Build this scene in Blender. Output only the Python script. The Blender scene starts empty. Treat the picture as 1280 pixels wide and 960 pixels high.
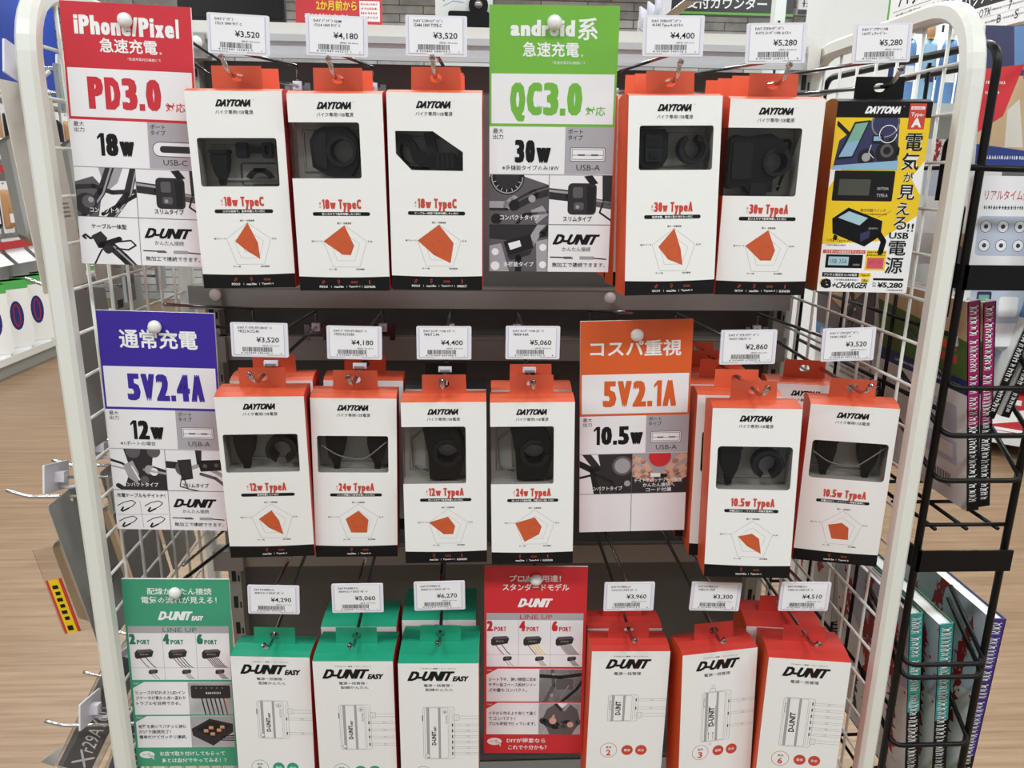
import bpy, math, random
from mathutils import Matrix, Vector
from mathutils.geometry import tessellate_polygon
R = math.radians
col = bpy.context.scene.collection
scene = bpy.context.scene

# ------------------------------------------------------------------ camera, sky, lamps, exposure
F_PX, PITCH, YAW, ROLL, CAM_Z = 970.0, R(15.0), R(3.2), R(0.9), 1.42
fw = Vector((math.sin(YAW) * math.cos(PITCH), math.cos(YAW) * math.cos(PITCH), -math.sin(PITCH)))
rt = Vector((math.cos(YAW), -math.sin(YAW), 0))
up = rt.cross(fw)
ir = rt * math.cos(ROLL) + up * math.sin(ROLL)
iu = up * math.cos(ROLL) - rt * math.sin(ROLL)
cam = bpy.data.cameras.new('camera')
cam.sensor_width = 36.0
cam.lens = F_PX / 1280 * 36
cam.clip_start = 0.02
cam_o = bpy.data.objects.new('camera', cam)
cam_o.matrix_world = Matrix(((ir.x, iu.x, -fw.x, 0), (ir.y, iu.y, -fw.y, 0), (ir.z, iu.z, -fw.z, CAM_Z), (0, 0, 0, 1)))
col.objects.link(cam_o)
scene.camera = cam_o

world = bpy.data.worlds.new('world')
scene.world = world
world.use_nodes = True
world.node_tree.nodes['Background'].inputs[0].default_value = (0.93, 0.97, 1.0, 1)
world.node_tree.nodes['Background'].inputs[1].default_value = 0.45

CEIL = 3.3
LAMP_W = 32
LAMPS = [(-3.0, -0.6), (-1.0, -0.6), (1.0, -0.6), (3.0, -0.6), (-2.6, 1.9), (-0.7, 2.2), (1.3, 2.2), (3.2, 1.9), (-2.6, 4.6), (0.2, 4.8), (2.8, 4.6), (-3.0, 7.2), (0.3, 7.4), (3.0, 7.2)]  # last three, by the far wall, are added to brighten its stone
for (lx, ly) in LAMPS:
    ld = bpy.data.lights.new('ceiling_lamp_light', 'AREA')
    ld.shape = 'RECTANGLE'; ld.size = 1.25; ld.size_y = 0.28; ld.energy = LAMP_W
    ld.color = (0.905, 0.985, 1.0)
    lo = bpy.data.objects.new('ceiling_lamp_light', ld)
    lo.location = (lx, ly, CEIL - 0.085)
    col.objects.link(lo)

vs = scene.view_settings
vs.view_transform = 'Standard'; vs.look = 'None'; vs.gamma = 1.0; vs.use_curve_mapping = False
vs.exposure = 0.0

# ------------------------------------------------------------------ materials
def lin(h):
    o = []
    for i in (0, 2, 4):
        c = int(h[i:i + 2], 16) / 255
        o.append(c / 12.92 if c <= 0.04045 else ((c + 0.055) / 1.055) ** 2.4)
    return (*o, 1)
# name: (colour, roughness, metallic)
PAL = dict(
    white_card=('f3f2f0', .45, 0), inner_card=('b9b4ab', .8, 0), orange_card=('de6140', .45, 0), red_card=('cb3d35', .45, 0), green_card=('24a07c', .42, 0),
    rust_card=('d8552b', .5, 0), black_print=('0e0d0e', .5, 0), black_ink=('151415', .5, 0), red_ink=('cf4637', .5, 0), grey_ink=('6a6868', .5, 0), pale_ink=('a9a9aa', .5, 0),
    chart_orange=('cc5a30', .5, 0), chart_line=('8d3a1c', .5, 0), white_ink=('f4f4f4', .5, 0),
    tray=('98948d', .4, 0), black_plastic=('0d0d10', .42, 0), dark_plastic=('1b1b1f', .45, 0), chrome=('c9cbcd', .16, 1), dark_steel=('55565a', .25, 1),
    hook_steel=('8b8c90', .22, 1), white_paint=('e6e7e0', .32, 0), white_wire=('e2e3dc', .35, 0), shelf_white=('e4e5e2', .4, 0), grey_paint=('a3a39e', .45, 0),
    aluminium=('d3d6d8', .3, .35), bar_grey=('96958f', .32, .15), back_dark=('5c5c59', .6, 0), pin_white=('eeeeec', .35, 0), slot_dark=('1a1a1a', .7, 0),
    sign_red=('cd2f3b', .4, 0), sign_green=('76b843', .4, 0), sign_blue=('3a249c', .4, 0), sign_orange=('dd6029', .4, 0), sign_teal=('3f9e7a', .4, 0), sign_crimson=('cf2a33', .4, 0),
    sign_white=('f0eef1', .4, 0), sign_grey=('b0abb2', .45, 0), bar_pale=('c3bfc2', .45, 0), blue_ink=('3a249c', .45, 0), art_dark=('2c282c', .4, 0), art_mid=('5e585d', .4, 0), art_light=('a5a0a6', .4, 0),
    art_black=('151316', .4, 0), skin_print=('d9a893', .5, 0), tag_plastic=('e9e8f2', .25, 0), tag_edge=('c8c5de', .3, 0), paper=('f2f1f5', .5, 0),
    yellow_print=('f1cb1f', .42, 0), brown_card=('8a5a12', .5, 0), art_blue=('8fb6d6', .4, 0), art_navy=('33345c', .4, 0), art_teal=('7db09a', .4, 0), lcd=('a8cbd6', .3, 0), lcd_off=('4a4c42', .2, 0), lcd_red=('d2586a', .3, 0),
    black_metal=('121213', .38, .2), book_white=('eceae8', .5, 0), page_white=('efefee', .7, 0), book_magenta=('96185d', .4, 0), book_teal=('2f9a92', .4, 0), book_purple=('3c2a86', .4, 0),
    book_green=('2d6b45', .4, 0), brush_red=('a81f2b', .45, 0), cover_blue=('5f86b8', .4, 0), cover_pale=('c3cbdc', .4, 0), cover_tan=('c7a983', .5, 0), cover_forest=('4e6b2c', .5, 0), navy=('20286c', .4, 0),
    store_blue=('173384', .5, 0), store_red=('c22f38', .45, 0), tan_goods=('b98b5e', .6, 0), orange_goods=('cf7a2c', .5, 0), green_label=('4fae55', .5, 0), box_kraft=('a97a4c', .7, 0), pack_grey=('9c9c99', .45, 0), pack_beige=('d9d2c8', .5, 0),
    wall_white=('e9ebea', .7, 0), sign_black=('1b1b1c', .4, 0), leaf_line=('5fa836', .4, 0), yellow_ink=('f4dc2a', .45, 0), teal_ink=('1f7d66', .4, 0), silver_bag=('7f8184', .25, .3),
)
_m = {}
def mat(n):
    if n in _m: return _m[n]
    m = bpy.data.materials.new(n); m.use_nodes = True
    nt = m.node_tree; b = nt.nodes['Principled BSDF']
    if n in PAL:
        c, r, me = PAL[n]
        b.inputs['Base Color'].default_value = lin(c); b.inputs['Roughness'].default_value = r; b.inputs['Metallic'].default_value = me
        if n in ('black_plastic', 'dark_plastic', 'black_print', 'black_ink', 'black_metal'): b.inputs['Specular IOR Level'].default_value = .28
        if n.endswith('_card') or n in ('grey_paint', 'back_dark', 'bar_grey', 'white_paint', 'shelf_white', 'black_metal', 'pack_grey'):
            tc = nt.nodes.new('ShaderNodeTexCoord'); no = nt.nodes.new('ShaderNodeTexNoise'); no.inputs['Scale'].default_value = 60; no.inputs['Detail'].default_value = 4
            mr = nt.nodes.new('ShaderNodeMapRange'); mr.inputs['To Min'].default_value = max(.05, r - .07); mr.inputs['To Max'].default_value = r + .07
            nt.links.new(tc.outputs['Object'], no.inputs['Vector']); nt.links.new(no.outputs['Fac'], mr.inputs['Value']); nt.links.new(mr.outputs['Result'], b.inputs['Roughness'])
    elif n == 'clear_film':
        nt.nodes.remove(b)
        tr = nt.nodes.new('ShaderNodeBsdfTransparent'); tr.inputs[0].default_value = (.93, .93, .92, 1)
        gl = nt.nodes.new('ShaderNodeBsdfGlossy'); gl.inputs['Roughness'].default_value = .12
        fr = nt.nodes.new('ShaderNodeFresnel'); fr.inputs['IOR'].default_value = 1.33
        mx = nt.nodes.new('ShaderNodeMixShader')
        nt.links.new(fr.outputs[0], mx.inputs[0]); nt.links.new(tr.outputs[0], mx.inputs[1]); nt.links.new(gl.outputs[0], mx.inputs[2])
        nt.links.new(mx.outputs[0], nt.nodes['Material Output'].inputs[0])
    elif n == 'clear_plastic':
        nt.nodes.remove(b)
        tr = nt.nodes.new('ShaderNodeBsdfTransparent'); tr.inputs[0].default_value = (.82, .84, .85, 1)
        gl = nt.nodes.new('ShaderNodeBsdfGlossy'); gl.inputs['Roughness'].default_value = .15
        lw = nt.nodes.new('ShaderNodeLayerWeight'); lw.inputs[0].default_value = .35
        mx = nt.nodes.new('ShaderNodeMixShader')
        nt.links.new(lw.outputs['Fresnel'], mx.inputs[0]); nt.links.new(tr.outputs[0], mx.inputs[1]); nt.links.new(gl.outputs[0], mx.inputs[2])
        nt.links.new(mx.outputs[0], nt.nodes['Material Output'].inputs[0])
    elif n == 'wood_floor':
        tc = nt.nodes.new('ShaderNodeTexCoord')
        br = nt.nodes.new('ShaderNodeTexBrick'); br.inputs['Scale'].default_value = 1.0
        br.inputs['Brick Width'].default_value = 1.2; br.inputs['Row Height'].default_value = .19; br.inputs['Mortar Size'].default_value = .0012; br.offset = .37
        br.inputs['Color1'].default_value = lin('9c7f61'); br.inputs['Color2'].default_value = lin('8e7053'); br.inputs['Mortar'].default_value = lin('8d6a48')
        mp = nt.nodes.new('ShaderNodeMapping'); mp.inputs['Scale'].default_value = (1.1, 22, 1)
        no = nt.nodes.new('ShaderNodeTexNoise'); no.inputs['Scale'].default_value = 2.2; no.inputs['Detail'].default_value = 7; no.inputs['Roughness'].default_value = .65
        ra = nt.nodes.new('ShaderNodeValToRGB'); ra.color_ramp.elements[0].position = .3; ra.color_ramp.elements[0].color = lin('6f5740'); ra.color_ramp.elements[1].position = .7; ra.color_ramp.elements[1].color = lin('b3967a')
        mx = nt.nodes.new('ShaderNodeMixRGB'); mx.inputs[0].default_value = .6
        nt.links.new(tc.outputs['Object'], br.inputs['Vector']); nt.links.new(tc.outputs['Object'], mp.inputs['Vector']); nt.links.new(mp.outputs[0], no.inputs['Vector'])
        nt.links.new(no.outputs['Fac'], ra.inputs[0]); nt.links.new(br.outputs['Color'], mx.inputs[1]); nt.links.new(ra.outputs[0], mx.inputs[2])
        nt.links.new(mx.outputs[0], b.inputs['Base Color']); b.inputs['Roughness'].default_value = .38
    elif n == 'stone_wall':
        tc = nt.nodes.new('ShaderNodeTexCoord'); mp = nt.nodes.new('ShaderNodeMapping'); mp.inputs['Rotation'].default_value = (R(90), 0, 0)
        br = nt.nodes.new('ShaderNodeTexBrick'); br.inputs['Scale'].default_value = 1.0; br.inputs['Brick Width'].default_value = .5; br.inputs['Row Height'].default_value = .085; br.inputs['Mortar Size'].default_value = .006
        br.inputs['Color1'].default_value = lin('e4e5e5'); br.inputs['Color2'].default_value = lin('aeb0b1'); br.inputs['Mortar'].default_value = lin('77797a')
        no = nt.nodes.new('ShaderNodeTexNoise'); no.inputs['Scale'].default_value = 9; no.inputs['Detail'].default_value = 5
        mx = nt.nodes.new('ShaderNodeMixRGB'); mx.blend_type = 'OVERLAY'; mx.inputs[0].default_value = .7
        nt.links.new(tc.outputs['Object'], mp.inputs['Vector']); nt.links.new(mp.outputs[0], br.inputs['Vector']); nt.links.new(mp.outputs[0], no.inputs['Vector'])
        nt.links.new(br.outputs['Color'], mx.inputs[1]); nt.links.new(no.outputs['Color'], mx.inputs[2]); 
        bw = nt.nodes.new('ShaderNodeRGBToBW'); nt.links.new(mx.outputs[0], bw.inputs[0]); nt.links.new(bw.outputs[0], b.inputs['Base Color']); b.inputs['Roughness'].default_value = .8
    elif n == 'lamp_glow':
        b.inputs['Base Color'].default_value = (1, 1, 1, 1); b.inputs['Emission Color'].default_value = (1, .985, .95, 1); b.inputs['Emission Strength'].default_value = 4
    else:
        raise KeyError(n)
    _m[n] = m
    return m

# ------------------------------------------------------------------ mesh builder
class MB:
    def __init__(s): s.v = []; s.f = []; s.mi = []; s.sm = []; s.mats = []
    def m(s, n):
        if n not in s.mats: s.mats.append(n)
        return s.mats.index(n)
    def face(s, pts, m, smooth=False):
        b = len(s.v); s.v += [tuple(p) for p in pts]; s.f.append(tuple(range(b, b + len(pts)))); s.mi.append(s.m(m)); s.sm.append(smooth)
    def raw(s, vs_, fs, m, smooth=False):
        b = len(s.v); s.v += [tuple(p) for p in vs_]; k = s.m(m)
        for f in fs: s.f.append(tuple(b + i for i in f)); s.mi.append(k); s.sm.append(smooth)
    def box(s, x0, x1, y0, y1, z0, z1, m):
        s.raw([(x, y, z) for x in (x0, x1) for y in (y0, y1) for z in (z0, z1)], [(0, 1, 3, 2), (4, 6, 7, 5), (0, 4, 5, 1), (2, 3, 7, 6), (0, 2, 6, 4), (1, 5, 7, 3)], m)
    def plate(s, outer, holes, y0, y1, m, side=None, back=None, fn=None):
        """solid slab: 2-D outline (x,z) with holes, from y0 (front) to y1"""
        fn = fn or (lambda x, y, z: (x, y, z))
        loops = [outer] + holes
        tri = tessellate_polygon([[Vector((p[0], p[1], 0)) for p in l] for l in loops])
        flat = [p for l in loops for p in l]
        s.raw([fn(p[0], y0, p[1]) for p in flat], tri, m); s.raw([fn(p[0], y1, p[1]) for p in flat], tri, back or m)
        for l in loops:
            n = len(l)
            for i in range(n):
                a, b = l[i], l[(i + 1) % n]
                s.face([fn(a[0], y0, a[1]), fn(b[0], y0, b[1]), fn(b[0], y1, b[1]), fn(a[0], y1, a[1])], side or m)
    def tube(s, pts, r, m, n=8, closed=False, caps=True, sq=None):
        P = [Vector(p) for p in pts]; N = len(P)
        rings = []; prev = None
        for i, p in enumerate(P):
            if closed: t = (P[(i + 1) % N] - P[i - 1])
            else: t = P[min(i + 1, N - 1)] - P[max(i - 1, 0)]
            t.normalize()
            if prev is None:
                a = Vector((0, 0, 1)) if abs(t.z) < .9 else Vector((0, 1, 0))
                u = t.cross(a).normalized()
            else: u = (prev - t * prev.dot(t)).normalized()
            prev = u; w = t.cross(u)
            if sq: ring = [p + u * (a * sq[0]) + w * (b_ * sq[1]) for a, b_ in ((-1, -.6), (-.6, -1), (.6, -1), (1, -.6), (1, .6), (.6, 1), (-.6, 1), (-1, .6))]
            else: ring = [p + u * (r * math.cos(2 * math.pi * k / n)) + w * (r * math.sin(2 * math.pi * k / n)) for k in range(n)]
            rings.append(ring)
        n = len(rings[0]); vs_ = [q for g in rings for q in g]; fs = []
        for i in range(N if closed else N - 1):
            j = (i + 1) % N
            for k in range(n): fs.append((i * n + k, i * n + (k + 1) % n, j * n + (k + 1) % n, j * n + k))
        if not closed and caps: fs += [tuple(range(n))[::-1], tuple((N - 1) * n + k for k in range(n))]
        s.raw(vs_, fs, m, smooth=not sq)
    def lathe(s, prof, m, n=20, axis='y', c=(0, 0, 0), smooth=True):
        """prof: (radius, along) pairs"""
        vs_ = []; fs = []
        for r, a in prof:
            for k in range(n):
                x, z = r * math.cos(2 * math.pi * k / n), r * math.sin(2 * math.pi * k / n)
                q = (x, a, z) if axis == 'y' else ((x, z, a) if axis == 'z' else (a, x, z))
                vs_.append((q[0] + c[0], q[1] + c[1], q[2] + c[2]))
        for i in range(len(prof) - 1):
            for k in range(n): fs.append((i * n + k, i * n + (k + 1) % n, (i + 1) * n + (k + 1) % n, (i + 1) * n + k))
        fs += [tuple(range(n)), tuple((len(prof) - 1) * n + k for k in range(n))]
        s.raw(vs_, fs, m, smooth)
    def build(s, name, parent=None):
        me = bpy.data.meshes.new(name)
        me.from_pydata(s.v, [], s.f)
        for n in s.mats: me.materials.append(mat(n))
        me.polygons.foreach_set('material_index', s.mi); me.polygons.foreach_set('use_smooth', s.sm)
        me.update()
        o = bpy.data.objects.new(name, me); col.objects.link(o)
        if parent: o.parent = parent
        return o

def fillet(pts, r, k=5):
    P = [Vector(p) for p in pts]; out = [P[0]]
    for i in range(1, len(P) - 1):
        a, b = (P[i - 1] - P[i]), (P[i + 1] - P[i]); d = min(r, a.length * .48, b.length * .48)
        p0, p1 = P[i] + a.normalized() * d, P[i] + b.normalized() * d
        for j in range(k + 1):
            t = j / k; out.append(p0 * (1 - t) ** 2 + P[i] * 2 * t * (1 - t) + p1 * t * t)
    return out + [P[-1]]
def rrect(x0, y0, x1, y1, r, k=4):
    o = []
    for cx, cy, a0 in ((x1 - r, y1 - r, 0), (x0 + r, y1 - r, 90), (x0 + r, y0 + r, 180), (x1 - r, y0 + r, 270)):
        for j in range(k + 1):
            a = R(a0 + 90 * j / k); o.append((cx + r * math.cos(a), cy + r * math.sin(a)))
    return o
def ring2(cx, cy, r, n=20, a0=0, a1=360, ry=None):
    full = abs(a1 - a0) >= 360
    return [(cx + r * math.cos(R(a0 + (a1 - a0) * k / (n if full else n - 1))), cy + (ry or r) * math.sin(R(a0 + (a1 - a0) * k / (n if full else n - 1)))) for k in range(n)]
def arc_band(cx, cy, ri, ro, a0, a1, n=18): return ring2(cx, cy, ro, n, a0, a1) + ring2(cx, cy, ri, n, a1, a0)

# ------------------------------------------------------------------ lettering
_g = {}
def outline_of(t, weight):
    c = bpy.data.curves.new('lettering', 'FONT'); c.body = t; c.resolution_u = 2 if len(t) < 9 else 1; c.offset = weight
    o = bpy.data.objects.new('lettering', c); me = o.to_mesh()
    r = [(v.co.x, v.co.y) for v in me.vertices], [tuple(p.vertices) for p in me.polygons]
    o.to_mesh_clear(); bpy.data.objects.remove(o); bpy.data.curves.remove(c)
    return r
def glyphs(t, weight):
    """outline scaled to its own ink box; returns points, faces, bottom and top in em"""
    key = (t, weight)
    if key not in _g:
        vv, ff = outline_of(t, 0)
        x0, x1 = min(v[0] for v in vv), max(v[0] for v in vv); y0, y1 = min(v[1] for v in vv), max(v[1] for v in vv); e0, e1 = y0, y1
        if weight:
            vv, ff = outline_of(t, weight); x0 -= weight; x1 += weight; y0 -= weight; y1 += weight
            vv = [(min(max(x, x0), x1), min(max(y, y0), y1)) for x, y in vv]
        _g[key] = ([((v[0] - x0) / (x1 - x0), (v[1] - y0) / (y1 - y0)) for v in vv], ff, e0, e1)
    return _g[key]
CAPH = None
WID = {'1': .58, '.': .36, '/': .62, 'i': .42, 'l': .42, ' ': .4, 'w': 1.3, 'm': 1.35, 'f': .6, 't': .6, 'r': .66, 'T': .86, 'y': .88, 'x': .86, 'o': .92, 'e': .92, 'n': .92, 'p': .94, 'd': .94, 'a': .9, 'h': .92, 'V': 1.02}

def clip_poly(p, box):
    x0, y0, x1, y1 = box
    for ax, lim, sg in ((0, x0, 1), (0, x1, -1), (1, y0, 1), (1, y1, -1)):
        out = []
        for i in range(len(p)):
            a, b = p[i - 1], p[i]; da, db = (a[ax] - lim) * sg, (b[ax] - lim) * sg
            if (da >= 0) != (db >= 0):
                t = da / (da - db); out.append((a[0] + (b[0] - a[0]) * t, a[1] + (b[1] - a[1]) * t))
            if db >= 0: out.append(b)
        p = out
        if len(p) < 3: return []
    return p

class Print:
    """flat printing on a face: millimetres from the top left corner, y down; fn(x_mm, y_mm, lift) -> point"""
    def __init__(s, mb, fn): s.mb = mb; s.fn = fn; s.L = 1; s.clip = None
    def h(s): return s.L * 3e-5
    def poly(s, pts, m, L=None):
        if L is not None: s.L = L
        if s.clip:
            pts = clip_poly(pts, s.clip)
            if not pts: return
        tri = tessellate_polygon([[Vector((p[0], p[1], 0)) for p in pts]])
        s.mb.raw([s.fn(p[0], p[1], s.h()) for p in pts], tri, m)
    def rect(s, x0, y0, x1, y1, m, L=None): s.poly([(x0, y0), (x1, y0), (x1, y1), (x0, y1)], m, L)
    def rr(s, x0, y0, x1, y1, r, m, L=None): s.poly(rrect(x0, y0, x1, y1, r, 3), m, L)
    def disc(s, x, y, r, m, L=None, ry=None, n=18): s.poly(ring2(x, y, r, n, ry=ry), m, L)
    def line(s, pts, w, m, L=None, closed=False, caps=False):
        if L is not None: s.L = L
        if closed: pts = pts + [pts[0]]
        for i in range(len(pts) - 1):
            a, b = pts[i], pts[i + 1]; dx, dy = b[0] - a[0], b[1] - a[1]; d = math.hypot(dx, dy) or 1
            nx, ny = -dy / d * w / 2, dx / d * w / 2
            s.poly([(a[0] + nx, a[1] + ny), (b[0] + nx, b[1] + ny), (b[0] - nx, b[1] - ny), (a[0] - nx, a[1] - ny)], m)
        if caps or w > 1.2:
            for p in (pts if not closed else pts[:-1]): s.disc(p[0], p[1], w / 2, m, n=10)
    def outline(s, pts, w, m, L=None): s.line(pts, w, m, L, closed=True)
    def text(s, t, x0, y0, x1, y1, m, weight=0.0, shear=0.0, L=6, rot=False):
        vv, ff, _a, _b = glyphs(t, weight); s.L = L
        W, H = x1 - x0, y1 - y0
        if rot: pts = [s.fn(x1 - v * W, y1 - u * H, s.h()) for u, v in vv]          # reads upwards
        else: pts = [s.fn(x0 + ((u * (1 - shear) + v * shear) if shear else u) * W, y1 - v * H, s.h()) for u, v in vv]
        s.mb.raw(pts, ff, m)
    def heavy(s, t, x0, y0, x1, y1, m, r, weight=.006, shear=0.0, L=6, ry=None):
        """thick lettering: the same glyphs struck around a small rectangle"""
        ry = r * .6 if ry is None else ry
        for k, (dx, dy) in enumerate(((-1, -1), (1, -1), (-1, 1), (1, 1), (0, -1), (0, 1), (-1, 0), (1, 0))):
            dx *= r; dy *= ry
            s.text(t, x0 + r + dx, y0 + ry + dy, x1 - r + dx, y1 - ry + dy, m, weight, shear, L + k * .45)
    def condensed(s, t, x0, base, x1, cap, m, r, L=6):
        """tall narrow bold lettering, every letter drawn into its own cell; cap = cap height, base = baseline"""
        h0, h1 = glyphs('H', 0)[2:]; k = cap / (h1 - h0); gap = .1
        ws = [WID.get(c, 1.0) for c in t]; u = (x1 - x0) / (sum(ws) + gap * (len(t) - 1)); x = x0
        for c, w in zip(t, ws):
            a, b = x, x + w * u; x = b + gap * u
            if c == ' ': continue
            if c == '.': s.rect(a, base - 3.4 * r, b, base, m, L); continue
            e0, e1 = glyphs(c, .006)[2:]
            lo, hi = base - min(e0, e1) * k if e0 < -.05 else base, base - (e1 * k if abs(e1 - h1) > .06 else cap)
            if c == '1':
                s.rect(b - 2.6 * r, hi, b, lo, m, L); s.poly([(a, hi + cap * .17), (b - 2.6 * r, hi), (b - 2.6 * r, hi + cap * .17), (a, hi + cap * .29)], m, L); continue
            if c == 'l': s.rect(a + u * .08, hi, b - u * .04, lo, m, L); continue
            s.heavy(c, a, hi, b, lo, m, r, L=L, ry=r * .5)
    def micro(s, x0, y0, x1, y1, m, seed=0, L=6):
        """a line of print too small to read"""
        rg = random.Random(seed); x = x0; s.L = L; h = y1 - y0
        while x < x1 - .4:
            w = min(rg.uniform(.35, .8) * h, x1 - x); k = rg.random()
            s.rect(x, y0 + h * .42, x + w, y0 + h * .6, m); s.rect(x + w * rg.uniform(.1, .5), y0, x + w * .75, y1, m)
            if k > .4: s.rect(x, y0 + h * .8, x + w, y1, m)
            x += w + h * rg.uniform(.12, .3)

# ------------------------------------------------------------------ things
def tag(o, label=None, cat=None, group=None, kind=None):
    for k, v in (('label', label), ('category', cat), ('group', group), ('kind', kind)):
        if v: o[k] = v
    return o
def thing(name, label, cat, loc=(0, 0, 0), rot=(0, 0, 0), group=None):
    o = bpy.data.objects.new(name, None); o.empty_display_size = .02; col.objects.link(o)
    o.rotation_mode = 'YXZ'; o.location = loc; o.rotation_euler = tuple(R(a) for a in rot)      # rot = (pitch, roll, yaw)
    return tag(o, label, cat, group)
def dup(src, label=None, group=None, keep=None):
    r = src.copy(); col.objects.link(r)
    for ch in list(src.children):
        if keep and ch.name.split('.')[0] not in keep: continue
        c = ch.copy(); c.parent = r; col.objects.link(c)
        for g in ch.children:
            d = g.copy(); d.parent = c; col.objects.link(d)
    if label: r['label'] = label
    if group: r['group'] = group
    return r
def ray(px, py): return ir * ((px - 640) / F_PX) + iu * ((480 - py) / F_PX) + fw
def at(px, py, Y):
    d = ray(px, py); return Vector((0, 0, CAM_Z)) + d * (Y / d.y)

# ------------------------------------------------------------------ the room
XL, XR, YF, YN = -7.0, 6.0, 9.0, -3.2
b = MB(); b.box(XL, XR, YN, YF, -.1, 0, 'wood_floor'); tag(b.build('floor'), kind='structure')
b = MB(); b.box(XL, XR, YN, YF, CEIL, CEIL + .1, 'wall_white'); tag(b.build('ceiling'), kind='structure')
b = MB(); b.box(XL, XR, YF, YF + .1, 0, CEIL, 'stone_wall'); tag(b.build('wall_far'), kind='structure')
b = MB(); b.box(XL - .1, XL, YN, YF, 0, CEIL, 'wall_white'); tag(b.build('wall_left'), kind='structure')
b = MB(); b.box(XR, XR + .1, YN, YF, 0, CEIL, 'wall_white'); tag(b.build('wall_right'), kind='structure')
for i, (lx, ly) in enumerate(LAMPS):  # the far-wall fixtures belong to the added brightening lamps
    b = MB(); b.box(lx - .66, lx + .66, ly - .17, ly + .17, CEIL - .06, CEIL, 'shelf_white')
    b.box(lx - .63, lx + .63, ly - .14, ly + .14, CEIL - .07, CEIL - .06, 'lamp_glow')
    tag(b.build('ceiling_light'), 'long white fluorescent fixture under the white ceiling', 'ceiling light', 'ceiling lights')

# ------------------------------------------------------------------ display stand
PX0, PX1, BY = -.42, .52, 1.205
st = thing('display_stand', 'grey gondola stand with dark back panel, slotted uprights and hook rails', 'display stand', (.05, BY, 0))
def stp(name, f, label=None):
    b = MB(); f(b); b.v = [(x - .05, y - BY, z) for x, y, z in b.v]
    o = b.build(name, st)
    if label: o['label'] = label
    return o
def upright(b, x):
    b.box(x - .009, x + .011, BY, BY + .05, .03, 1.60, 'grey_paint')
    z = .1
    while z < 1.58:
        b.box(x - .0035, x + .0035, BY - .0006, BY, z, z + .022, 'slot_dark'); b.box(x + .0065, x + .009, BY - .0006, BY, z, z + .011, 'slot_dark'); z += .05
stp('upright', lambda b: upright(b, -.398)); stp('upright', lambda b: upright(b, .494))
stp('back_panel', lambda b: b.box(-.385, .485, BY + .02, BY + .032, .12, 1.575, 'back_dark'))
def top_rail(b):
    b.box(-.385, .503, 1.188, 1.2, 1.578, 1.606, 'aluminium'); b.box(-.385, .503, 1.182, 1.19, 1.597, 1.606, 'aluminium'); b.box(-.385, .503, 1.184, 1.19, 1.575, 1.581, 'aluminium')
    b.box(-.40, .503, 1.19, 1.26, 1.606, 1.622, 'white_paint')
stp('top_rail', top_rail)
stp('rail_bracket', lambda b: b.box(-.42, -.366, 1.176, 1.204, 1.571, 1.604, 'grey_paint'))
stp('rail_bracket', lambda b: b.box(.485, .503, 1.176, 1.204, 1.571, 1.606, 'white_paint'))
for zc, hh in ((1.238, .017), (1.158, .019), (.803, .017), (.375, .015)):
    def bar(b): b.box(-.385, .503, 1.188, 1.2, zc - hh, zc + hh, 'bar_grey'); b.box(-.385, .503, 1.186, 1.19, zc + hh - .004, zc + hh, 'bar_grey')
    stp('hook_rail', bar)
    stp('rail_bracket', lambda b: b.box(-.42, -.372, 1.176, 1.204, zc - hh - .001, zc + hh, 'bar_grey'))
stp('base_deck', lambda b: (b.box(-.405, .50, .80, BY + .05, .1, .13, 'shelf_white'), b.box(-.40, .495, .82, BY + .04, 0, .1, 'grey_paint')))

# wire side panels: rounded white tube frame, welded wire grid inside it
def side_panel(x, label, yf=.83):
    t = thing('wire_side_panel', label, 'side panel', (x, yf, 0))
    y1, zt = BY + .035, 1.601
    pts = fillet([(0, 0, .0), (0, 0, zt), (0, y1 - yf, zt), (0, y1 - yf, .0)], .085, 10)
    b = MB(); b.tube(pts, .0105, 'white_paint', sq=(.0105, .0105)); b.build('tube_frame', t)
    b = MB(); z = .28
    while z < 1.56:
        b.tube([(0, .012, z), (0, y1 - yf - .012, z)], .002, 'white_wire', 6); z += .0505
    y = .058
    while y < y1 - yf - .03:
        b.tube([(.004, y, .14), (.004, y, 1.596)], .0022, 'white_wire', 6); y += .0515
    b.build('wire_grid', t)
    for yy in (0, y1 - yf):
        b = MB(); b.lathe([(.016, -.13), (.02, -.12), (.02, -.115)], 'dark_plastic', 12, 'z', (0, yy, .13)); b.build('foot', t)
side_panel(-.4435, 'left white wire side panel with rounded tube frame', .864); side_panel(.5165, 'right white wire side panel with rounded tube frame')

# ------------------------------------------------------------------ cartons
BW, BH, BD = .098, .2025, .045
W_, H_ = BW * 1000, BH * 1000
def daytona(P, x0, y0, x1, y1, m='black_ink'):
    P.heavy('DAYTONA', x0, y0, x1, y1, m, .44, .008, .075)
    P.text('®', x1 + .4, y0 - .3, x1 + 1.4, y0 + .7, m)
def dunit(P, x0, y0, x1, y1, m='black_ink', accent=None, easy=None):
    w = x1 - x0
    xe = x1 if not easy else x0 + w * .77
    P.heavy('D-UNIT', x0, y0, xe, y1, m, (y1 - y0) * .064, .006, .1)
    ww = xe - x0
    if accent:
        P.poly([(x0 + ww * .575, y0), (x0 + ww * .625, y0), (x0 + ww * .69, y1), (x0 + ww * .64, y1)], accent, 8)
    if easy: P.heavy('EASY', xe - ww * .05, y0 + (y1 - y0) * .5, x1, y1 + (y1 - y0) * .04, m, (y1 - y0) * .03, .015, .1)

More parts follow.
